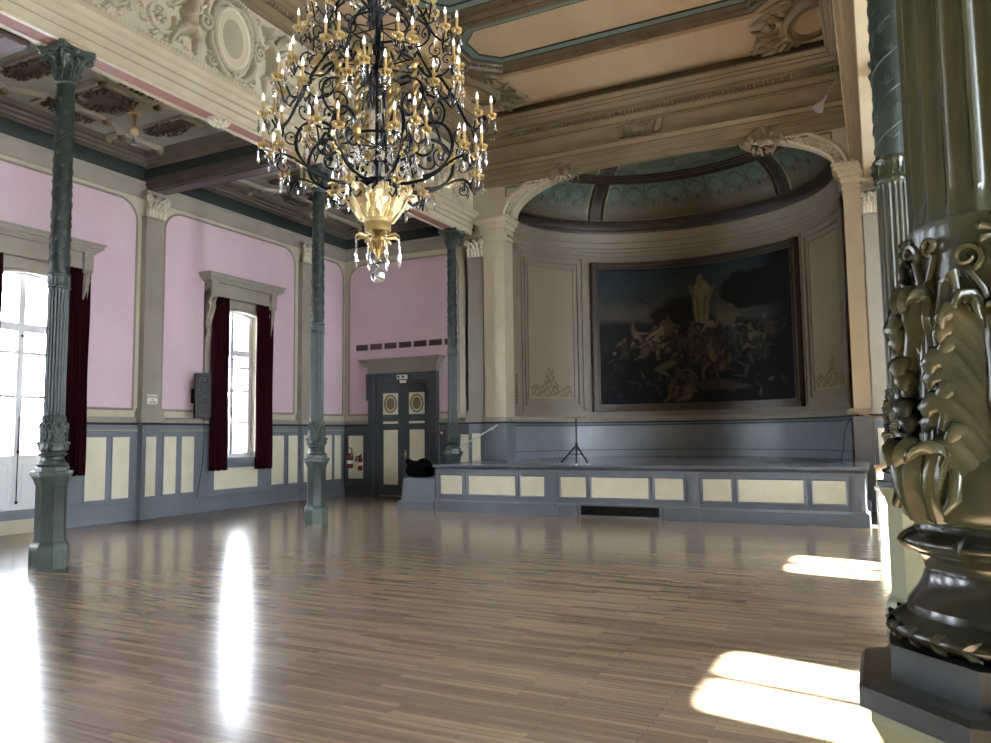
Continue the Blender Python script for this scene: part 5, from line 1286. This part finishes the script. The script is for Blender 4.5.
def tripod():
    cx, cy, z = -5.27, 14.05, .96
    t = thing('tripod_stand', 'black tripod stand with a pale flat tray, standing near the front of the stage', 'stand', (cx, cy, z))
    m = MB(); m.tube([(cx, cy, z+.2), (cx, cy, z+.90)], .018, 10); m.tube([(cx, cy, z+.28), (cx, cy, z+.42)], .03, 10); m.build('pole', 'dkplastic', t, smooth=40)
    for a in (2.75, -.6, -1.25):
        l = .44 if a > 0 else .38
        m = MB(); m.tube([(cx, cy, z+.38), (cx+l*math.cos(a), cy+l*math.sin(a), z+.02)], .017, 8); m.tube([(cx, cy, z+.2), (cx+l*.5*math.cos(a), cy+l*.5*math.sin(a), z+.2)], .01, 6); lg = m.build('leg', 'dkplastic', t, smooth=40)
        m = MB(); m.ball((cx+l*math.cos(a), cy+l*math.sin(a), z+.02), .02, 8); m.build('foot', 'steel', lg, smooth=60)
    m = MB(); m.box(cx-.02-.16, cx+.26-.0, cy-.14, cy+.14, z+.90, z+.925); m.box(cx-.03, cx+.03, cy-.03, cy+.03, z+.88, z+.90); m.build('tray', 'wood', t)
tripod()
def rail(p, q, label, m_='steel', name='handrail', r=.018):
    t = thing(name, label, 'handrail', tuple(p)); m = MB(); m.tube([p, q], r, 10); m.ball(p, r*1.3, 8); m.ball(q, r*1.3, 8); m.build('rail', m_, t, smooth=50)
    m = MB()
    for k in (.15, .85):
        c = Vector(p).lerp(Vector(q), k); m.tube([c, c+Vector((0, .12, -.03))], .008, 6)
    m.build('bracket', m_, t, smooth=50)
rail((-8.95, 16.0, 1.28), (-8.15, 16.38, 1.78), 'thin pale handrail slanting up beside the left jamb of the apse')
rail((-.45, 16.35, 1.93), (.45, 15.6, 1.62), 'brown wooden handrail slanting down from the right jamb of the apse', 'wood')
def cable(pts, label, r=.009):
    m = MB(); m.tube(pts, r, 6); o = m.build('cable', 'dkplastic', smooth=70); tag(o, label, 'cable')
cable([(-.52, 16.45, 1.75), (-.60, 16.4, 1.5), (-.63, 16.35, 1.2), (-.68, 16.3, .985), (-.9, 15.9, .975), (-1.3, 15.6, .972), (-2.0, 15.5, .972)], 'black cable hanging beside the sunlit right jamb and running over the stage')
cable([(-12.86, 11.8, 2.0), (-12.84, 11.82, 1.7), (-12.84, 11.80, 1.2), (-12.86, 11.78, .9), (-12.88, 11.72, .5), (-12.88, 11.7, .32)], 'thin black wire hanging below the loudspeaker on the left wall', .007)
def loudspeaker():
    t = thing('loudspeaker', 'tall black loudspeaker on the left wall beside the burgundy curtain', 'loudspeaker', (-12.7, 11.76, 1.99))
    rm = Matrix.Translation((-12.68, 11.60, 1.99)) @ Matrix.Rotation(math.radians(-34), 4, 'Z')
    m = MB(); m.box(-.14, .13, -.15, .15, 0, .93); m.xf(rm); m.build('cabinet', 'dkplastic', t)
    for k, z in enumerate((.13, .35, .57, .79)):
        m = MB(); R = .095; m.lathe([(R, 0), (R, .012), (R*.85, .015), (R*.8, .004), (R*.35, -.01+.012), (R*.3, .012), (.001, .016)], 24); m.xf(rm @ Matrix.Translation((.13, 0, z)) @ Matrix.Rotation(PI/2, 4, 'Y')); m.build('driver', 'black', t, smooth=40, label='round speaker cone')
    m = MB(); m.box(-12.97, -12.7, 11.55, 11.65, 2.3, 2.6); m.build('wall_bracket', 'dkplastic', t)
loudspeaker()
def notice():
    t = thing('wall_notice', 'small white notice fixed low on the grey pilaster between the left windows', 'sign', (-12.80, 10.6, 2.3))
    x = XL+.165
    m = MB(); m.box(x, x+.01, 10.34, 10.58, 2.24, 2.43); m.build('plate', 'sign', t)
    for txt, z, s in (('DÉFENSE', 2.365, .06), ('DE', 2.31, .045), ('FUMER', 2.255, .06)):
        cu = bpy.data.curves.new('lettering', 'FONT'); cu.body = txt; cu.size = s; cu.align_x = 'CENTER'; cu.extrude = .001
        tmp = bpy.data.objects.new('tmp', cu); COL.objects.link(tmp); dg = bpy.context.evaluated_depsgraph_get()
        me = bpy.data.meshes.new_from_object(tmp.evaluated_get(dg)); bpy.data.objects.remove(tmp)
        mt = Matrix(((0, 0, 1, x+.012), (1, 0, 0, 10.46), (0, 1, 0, z), (0, 0, 0, 1))); me.transform(mt); me.transform(Matrix.Translation([-q for q in t.location]))
        me.materials.clear(); me.materials.append(M['black']); o = bpy.data.objects.new('lettering', me); COL.objects.link(o); o.parent = t
notice()
def extinguisher(x, z, h, r, label, hose):
    y = YB-.03-r-.01
    t = thing('fire_extinguisher', label, 'fire extinguisher', (x, y, z))
    m = MB(); m.lathe([(r*.9, 0), (r, .02), (r, h*.8), (r*.8, h*.9), (r*.35, h*.97), (r*.3, h)], 20, (x, y, z)); b = m.build('cylinder', 'red', t, smooth=40)
    m = MB(); m.lathe([(r*1.01, 0), (r*1.01, h*.25)], 20, (x, y, z+h*.35)); m.build('paper_label', 'sign', b, smooth=40)
    m = MB(); m.box(x-.02, x+.02, y-.03, y+.03, z+h, z+h+.04); m.tube([(x, y, z+h+.04), (x+.07, y-.03, z+h+.07)], .01, 6); m.tube([(x, y, z+h+.03), (x+.08, y-.03, z+h+.02)], .008, 6); m.build('valve', 'dkplastic', t, smooth=40)
    m = MB()
    if hose: m.tube([(x-.02, y-.02, z+h), (x-.09, y-.04, z+h+.12), (x-.02, y-.06, z+h+.22), (x+.1, y-.06, z+h+.18), (x+.12, y-.05, z+h-.05), (x+.11, y-.06, z+h*.6)], .014, 8)
    else: m.tube([(x-.02, y-.02, z+h), (x-.08, y-.05, z+h+.0), (x-.11, y-.05, z+h-.12)], .02, 8)
    m.build('hose', 'dkplastic', t, smooth=60)
extinguisher(-12.68, .72, .34, .085, 'red fire extinguisher with a looped black hose in the far left corner', True)
extinguisher(-12.36, .66, .36, .065, 'slimmer red fire extinguisher hanging right of the one with the looped hose', False)
def alarm():
    t = thing('alarm_button', 'small red fire alarm button right of the dark double door', 'alarm button', (-9.86, YB-.05, 1.6))
    m = MB(); m.box(-9.92, -9.80, YB-.09, YB-.03, 1.56, 1.69); m.build('box', 'red', t); m = MB(); m.box(-9.89, -9.83, YB-.095, YB-.09, 1.59, 1.65); m.build('glass_window', 'sign', t)
alarm()
def spot(x, y, z, label):
    t = thing('spotlight', label, 'spotlight', (x, y, z))
    m = MB(); m.tube([(x+.22, y, z+.30), (x+.12, y, z+.18), (x+.02, y, z+.05)], .025, 8); m.ball((x+.22, y, z+.3), .07, 10); m.build('clamp', 'ornb', t, smooth=50)
    m = MB(); d = Vector((-.5, -.2, -.8)).normalized(); a = Vector((x, y, z)); m.tube([a, a+d*.12, a+d*.2, a+d*.28], [.02, .03, .07, .09], 12); m.build('lamp_head', 'steel', t, smooth=50)
spot(-.50, 13.2, 7.0, 'small silver spotlight clamped on the beam above the right side of the stage')
def side_table():
    t = thing('side_table', 'small pale side table in the sunlight between the stage and the right columns', 'table', (.12, 12.4, 0))
    m = MB(); m.box(-.10, .42, 12.2, 12.6, .70, .74); m.build('tabletop', 'white', t)
    for (a, b) in ((-.06, 12.24), (.38, 12.24), (-.06, 12.56), (.38, 12.56)): m = MB(); m.tube([(a, b, 0), (a, b, .70)], .018, 8); m.build('leg', 'white', t, smooth=40)
    m = MB(); m.box(-.07, .39, 12.23, 12.57, .62, .70); m.build('apron', 'white', t)
side_table()
def cabinet():
    t = thing('cream_cupboard', 'plain cream cupboard standing against the right end of the stage', 'cupboard', (.2, 14.6, 0))
    m = MB(); m.box(-.08, .6, 14.2, 15.0, 0, .92); m.build('body', 'panel', t); m = MB(); m.box(-.1, .62, 14.18, 15.02, .92, .95); m.build('top', 'wood', t)
    m = MB(); m.box(-.05, .26, 14.185, 14.2, .05, .88); m.box(.28, .57, 14.185, 14.2, .05, .88); m.build('door', 'panel', t); m = MB(); m.ball((.24, 14.17, .5), .018, 8); m.build('knob', 'steel', t, smooth=50)
cabinet()

# ------------------------------------------------------------ chandelier
def chandelier():
    CX, CY = -4.47, 6.31
    T = thing('chandelier', 'grand gilt and black iron chandelier with dozens of candle lamps and crystals', 'chandelier', (CX, CY, 3.17), local=True)
    Z = lambda z: z-3.17
    def P(m, nm, mt, par=T, sm=55): return m.build(nm, mt, par, smooth=sm)
    # bottom ball, neck, crown of drops
    m = MB(); m.ball((0, 0, Z(3.17)), .072, 20); P(m, 'glass_ball', 'crystal')
    m = MB(); m.lathe([(.012, Z(3.24)), (.02, Z(3.26)), (.012, Z(3.28)), (.03, Z(3.31)), (.045, Z(3.33)), (.012, Z(3.35))], 14); P(m, 'ball_cap', 'crystal')
    m = MB(); m.lathe([(.012, Z(3.34)), (.02, Z(3.38)), (.05, Z(3.44)), (.08, Z(3.50)), (.10, Z(3.55)), (.06, Z(3.58)), (.09, Z(3.61)), (.13, Z(3.63)), (.135, Z(3.71)), (.12, Z(3.73))], 32)
    for i in range(8): leaf(m, .06, Z(3.42), .10, .035, .02, i*PI/4, lobes=3, nu=9, nv=16, lift=.02)
    for i in range(8):
        a = i*PI/4+.2; m.tube([(.1*math.cos(a), .1*math.sin(a), Z(3.57)), (.19*math.cos(a), .19*math.sin(a), Z(3.59)), (.235*math.cos(a), .235*math.sin(a), Z(3.56))], [.016, .018, .008], 7)
    P(m, 'lower_crown', 'gold')
    m = MB(); m.lathe([(.11, Z(3.70)), (.15, Z(3.74)), (.17, Z(3.80)), (.19, Z(3.88)), (.20, Z(3.92))], 40)
    for i in range(8):
        acanthus(m, .165, Z(3.75), .24, .36, i*PI/4, tip=.045, pairs=4)
        a = i*PI/4+PI/8; volute(m, (.185*math.cos(a), .185*math.sin(a), Z(3.94)), .05, (-math.sin(a), math.cos(a), 0), th=.014, turns=1.3)
        leaf(m, .165, Z(3.74), .20, .04, .03, a, lobes=3, nu=11, nv=20, lift=.03)
    # flare the basket outward with height
    z0 = Z(3.74)
    m.v = [(x*(1+max(z-z0, 0)*1.9), y*(1+max(z-z0, 0)*1.9), z) for x, y, z in m.v]
    P(m, 'acanthus_basket', 'goldlt')
    m = MB(); m.lathe([(.03, Z(3.9)), (.035, Z(4.3)), (.06, Z(4.34)), (.03, Z(4.4)), (.028, Z(5.2)), (.07, Z(5.26)), (.09, Z(5.32)), (.03, Z(5.42)), (.028, Z(5.9)), (.08, Z(5.96)), (.04, Z(6.05)), (.025, Z(6.2)), (.02, Z(9.75)), (.16, Z(9.76)), (.18, Z(9.80))], 20); P(m, 'stem', 'iron')
    m = MB()
    for z, r, th in ((4.52, .42, .016), (5.36, .42, .018), (5.80, .30, .014)):
        m = MB(); m.tube([(r*math.cos(2*PI*i/48), r*math.sin(2*PI*i/48), Z(z)) for i in range(49)], th, 8)
        for i in range(8): a = i*PI/4; m.tube([(.02*math.cos(a), .02*math.sin(a), Z(z)), (r*math.cos(a), r*math.sin(a), Z(z))], .008, 6)
        P(m, 'iron_hoop', 'iron')
    # shared pieces
    cup = MB(); cup.lathe([(.006, -.045), (.018, -.03), (.012, -.018), (.045, -.004), (.06, .012), (.052, .012), (.022, .006), (.020, .03), (.016, .035)], 16)
    for i in range(6): leaf(cup, .018, -.03, .025, .016, .010, i*PI/3, lobes=2, nu=5, nv=8, lift=.012, thick=.003)
    can = MB(); can.lathe([(.014, .03), (.014, .135), (.010, .14)], 10)
    blb = MB(); blb.lathe([(.009, .138), (.014, .155), (.013, .175), (.007, .20), (.002, .222)], 10)
    cry = MB(); 
    for k, (zz, rr) in enumerate(((-.075, .012), (-.105, .010))): cry.ball((.045, 0, zz), rr, 6)
    cry.lathe([(.002, -.20), (.015, -.165), (.018, -.15), (.006, -.118)], 6, (.045, 0, 0)); 
    for a in (2.1, 4.2): cry.lathe([(.002, -.12), (.012, -.095), (.013, -.085), (.004, -.06)], 6, (.05*math.cos(a), .05*math.sin(a), 0)); cry.ball((.05*math.cos(a), .05*math.sin(a), -.045), .008, 6)
    cry.tube([(.045, 0, .0), (.045, 0, -.16)], .0025, 5); cry.tube([(0, 0, -.012), (.045, 0, -.004)], .003, 5)
    for a in (2.1, 4.2): cry.tube([(.05*math.cos(a), .05*math.sin(a), 0), (.05*math.cos(a), .05*math.sin(a), -.09)], .0025, 5); cry.tube([(0, 0, -.012), (.05*math.cos(a), .05*math.sin(a), -.002)], .003, 5)
    proto = {}
    def piece(key, mb, mt, par, loc, nm, sm=50):
        if key not in proto: proto[key] = mb.build(nm, mt, None, smooth=sm); o = proto[key]; o.parent = par; o.location = loc; return o
        o = proto[key].copy(); COL.objects.link(o); o.parent = par; o.location = loc; return o
    def lamp(par, x, y, z):
        piece('cup', cup, 'gold', par, (x, y, z), 'drip_pan'); piece('can', can, 'candle', par, (x, y, z), 'candle'); piece('bulb', blb, 'bulb', par, (x, y, z), 'bulb'); piece('cry', cry, 'crystal', par, (x, y, z), 'crystal_drop', 20)
    def arm(curve, rs, lamps, leaves, scrolls, ang, mt='iron', nm='scroll_arm'):
        m = MB(); m.tube(curve, rs, 8)
        for (c, r, d, th, a0, tn) in scrolls: volute(m, c, r, (1, 0, 0), th=th, dirn=d, a0=a0, turns=tn)
        for (x, y, z, sx, sy, sz) in lamps: m.tube([(sx, sy, sz), ((sx+x)/2, (sy+y)/2, min(sz, z)-.09), (x*.98, y*.98, z-.08), (x, y, z-.04)], [.012, .010, .008, .007], 6)
        o = m.build(nm, mt, T, smooth=60)
        for (p, q, s) in leaves:
            g = MB(); p = Vector(p); q = Vector(q); d = (q-p).normalized(); n = Vector((-d.z, 0, d.x))
            g.tube([p, p.lerp(q, .3)+n*s*.35, p.lerp(q, .7)+n*s*.5, q+n*s*1.3], [s*.25, s*.6, s*.5, s*.06], 8, .55)
            for k in range(4):
                b = p.lerp(q, .15+.2*k); g.tube([b, b+n*s*.9+d*s*.4, b+n*s*1.1+d*s*1.2], [s*.25, s*.3, s*.05], 6); g.tube([b, b-n*s*.7+d*s*.4, b-n*s*.7+d*s*1.1], [s*.2, s*.22, s*.05], 6)
            g.build('gilt_leaf', 'gold', o, smooth=60)
        for (x, y, z, *_r) in lamps: lamp(o, x, y, z)
        o.rotation_euler = (0, 0, ang); return o
    def arms(n, a0, *args, **kw):
        o = arm(*args, a0, **kw)
        for i in range(1, n): dup(o, T, rz=a0+2*PI*i/n)
    def C(ctrl, n=26):   # catmull-rom through (r,z)
        Pp = [(Vector((a, 0, Z(b)))) for a, b in ctrl]; Pp = [Pp[0]*2-Pp[1]]+Pp+[Pp[-1]*2-Pp[-2]]; out = []
        for i in range(1, len(Pp)-2):
            for k in range(n//(len(ctrl)-1)+2):
                t = k/(n//(len(ctrl)-1)+2); p0, p1, p2, p3 = Pp[i-1:i+3]
                out.append(.5*((2*p1)+(-p0+p2)*t+(2*p0-5*p1+4*p2-p3)*t*t+(-p0+3*p1-3*p2+p3)*t**3))
        out.append(Pp[-2]); return out
    taper = lambda n, a, b: [a+(b-a)*i/(n-1) for i in range(n)]
    # lower arms: sweep under from the stem, big loop, three candles
    c = C([(.05, 4.18), (.28, 4.10), (.55, 4.12), (.82, 4.26), (.97, 4.30), (1.05, 4.22)])
    arms(8, .12, c, taper(len(c), .022, .012), [(1.14, 0, Z(4.36), 1.02, 0, Z(4.24)), (1.02, .15, Z(4.34), .97, 0, Z(4.3)), (1.02, -.15, Z(4.34), .97, 0, Z(4.3))],
         [((.72, 0, Z(4.19)), (.90, 0, Z(4.33)), .045), ((.35, 0, Z(4.12)), (.52, 0, Z(4.1)), -.03)], [((.56, 0, Z(4.47)), .33, 1, .022, -PI*.55, 1.25), ((.94, 0, Z(4.18)), .08, -1, .009, PI*.5, 1.2)])
    # middle arms: from the hoop over and out
    c = C([(.30, 5.36), (.45, 5.42), (.62, 5.30), (.80, 5.02), (.92, 4.78), (1.02, 4.72), (1.08, 4.80)])
    arms(8, .12+PI/8, c, taper(len(c), .022, .012), [(1.17, 0, Z(4.86), 1.04, 0, Z(4.73)), (1.02, .17, Z(4.82), .96, 0, Z(4.75)), (1.02, -.17, Z(4.82), .96, 0, Z(4.75))],
         [((.66, 0, Z(5.26)), (.78, 0, Z(5.06)), .05), ((.42, 0, Z(5.42)), (.56, 0, Z(5.38)), .035)], [((.50, 0, Z(4.86)), .22, -1, .015, PI*.5, 1.3), ((.88, 0, Z(4.62)), .11, 1, .010, PI*.6, 1.3), ((.72, 0, Z(5.46)), .09, 1, .010, -PI*.5, 1.2)])
    # shoulder arms, single candles inside
    c = C([(.42, 5.36), (.56, 5.18), (.72, 5.16), (.84, 5.24)])
    arms(8, .12, c, taper(len(c), .016, .010), [(.88, .07, Z(5.26), .82, 0, Z(5.22)), (.88, -.07, Z(5.26), .82, 0, Z(5.22))], [((.55, 0, Z(5.2)), (.68, 0, Z(5.15)), .035)], [((.62, 0, Z(5.30)), .10, 1, .009, -PI*.5, 1.3)])
    # upper arms
    c = C([(.05, 5.95), (.22, 6.12), (.42, 6.02), (.56, 5.76), (.68, 5.66), (.76, 5.72)])
    arms(8, .12+PI/8, c, taper(len(c), .018, .011), [(.82, 0, Z(5.78), .74, 0, Z(5.68)), (.70, .14, Z(5.74), .66, 0, Z(5.68)), (.70, -.14, Z(5.74), .66, 0, Z(5.68))],
         [((.42, 0, Z(6.02)), (.54, 0, Z(5.82)), .045)], [((.38, 0, Z(5.72)), .17, -1, .012, PI*.4, 1.3), ((.60, 0, Z(5.56)), .08, 1, .008, PI*.6, 1.2)])
    c = C([(.03, 6.2), (.18, 6.42), (.36, 6.36), (.42, 6.2), (.48, 6.22)])
    arms(6, .3, c, taper(len(c), .014, .009), [(.50, 0, Z(6.30), .48, 0, Z(6.22))], [((.2, 0, Z(6.42)), (.32, 0, Z(6.38)), .03)], [((.28, 0, Z(6.22)), .1, -1, .009, PI*.4, 1.2)])
    # little arms over the basket
    c = C([(.12, 4.0), (.26, 3.98), (.36, 3.90), (.44, 3.96)])
    arms(6, .5, c, taper(len(c), .011, .008), [(.46, 0, Z(4.04), .44, 0, Z(3.97))], [((.22, 0, Z(3.99)), (.32, 0, Z(3.94)), .022)], [])
    # twisted gilt posts with white drops
    n = 26; m = MB()
    zz = [Z(4.56)+(Z(5.30)-Z(4.56))*i/110 for i in range(111)]
    vs = []; fs = []
    for j, z in enumerate(zz):
        for i in range(16):
            a = 2*PI*i/16; r = .025+.007*math.cos(2*a-j*.42); vs.append((r*math.cos(a), r*math.sin(a), z))
    for j in range(110):
        for i in range(16): fs.append((j*16+i, j*16+(i+1) % 16, (j+1)*16+(i+1) % 16, (j+1)*16+i))
    m.add(vs, fs); m.lathe([(.02, Z(4.40)), (.035, Z(4.44)), (.02, Z(4.47)), (.05, Z(4.52)), (.055, Z(4.56)), (.03, Z(4.60))], 14); m.lathe([(.028, Z(5.28)), (.045, Z(5.31)), (.05, Z(5.35)), (.03, Z(5.38))], 14)
    m.v = [(x+.42, y, z) for x, y, z in m.v]
    po = m.build('twisted_post', 'gold', T, smooth=60)
    d = MB(); d.lathe([(.003, Z(4.38)), (.016, Z(4.34)), (.034, Z(4.25)), (.034, Z(4.22)), (.015, Z(4.185)), (.002, Z(4.18))], 12, (.42, 0, 0)); dr = d.build('crystal_teardrop', 'crystal', po, smooth=50)
    po.rotation_euler = (0, 0, .12)
    for i in range(1, 8): dup(po, T, rz=.12+i*PI/4)
    # bead strings and loose drops
    d = MB()
    for k in range(5): d.ball((.235, 0, Z(3.53)-.028*k), .011, 6)
    d.lathe([(.002, Z(3.27)), (.020, Z(3.32)), (.024, Z(3.35)), (.006, Z(3.40))], 6, (.235, 0, 0)); d.tube([(.235, 0, Z(3.55)), (.235, 0, Z(3.32))], .003, 5); o = d.build('bead_string', 'crystal', T, smooth=20); o.rotation_euler = (0, 0, .2)
    for i in range(1, 8): dup(o, T, rz=.2+i*PI/4)
    d = MB(); d.ball((.30, 0, Z(4.30)), .035, 10); d.ball((.22, 0, Z(4.42)), .028, 10); d.lathe([(.002, Z(4.36)), (.02, Z(4.42)), (.006, Z(4.5))], 6, (.32, 0, 0)); d.lathe([(.002, Z(4.62)), (.022, Z(4.70)), (.006, Z(4.78))], 6, (.27, 0, 0)); d.ball((.33, 0, Z(4.9)), .022, 8)
    d.tube([(.22, 0, Z(5.35)), (.24, 0, Z(4.9)), (.27, 0, Z(4.7)), (.22, 0, Z(4.45)), (.30, 0, Z(4.30))], .003, 5); d.tube([(.24, 0, Z(4.9)), (.33, 0, Z(4.9))], .003, 5); d.tube([(.25, 0, Z(4.55)), (.32, 0, Z(4.45))], .003, 5); o = d.build('crystal_cluster', 'crystal', T, smooth=40); o.rotation_euler = (0, 0, .35)
    for i in range(1, 10): dup(o, T, rz=.35+i*PI/5)
    return T
chandelier()
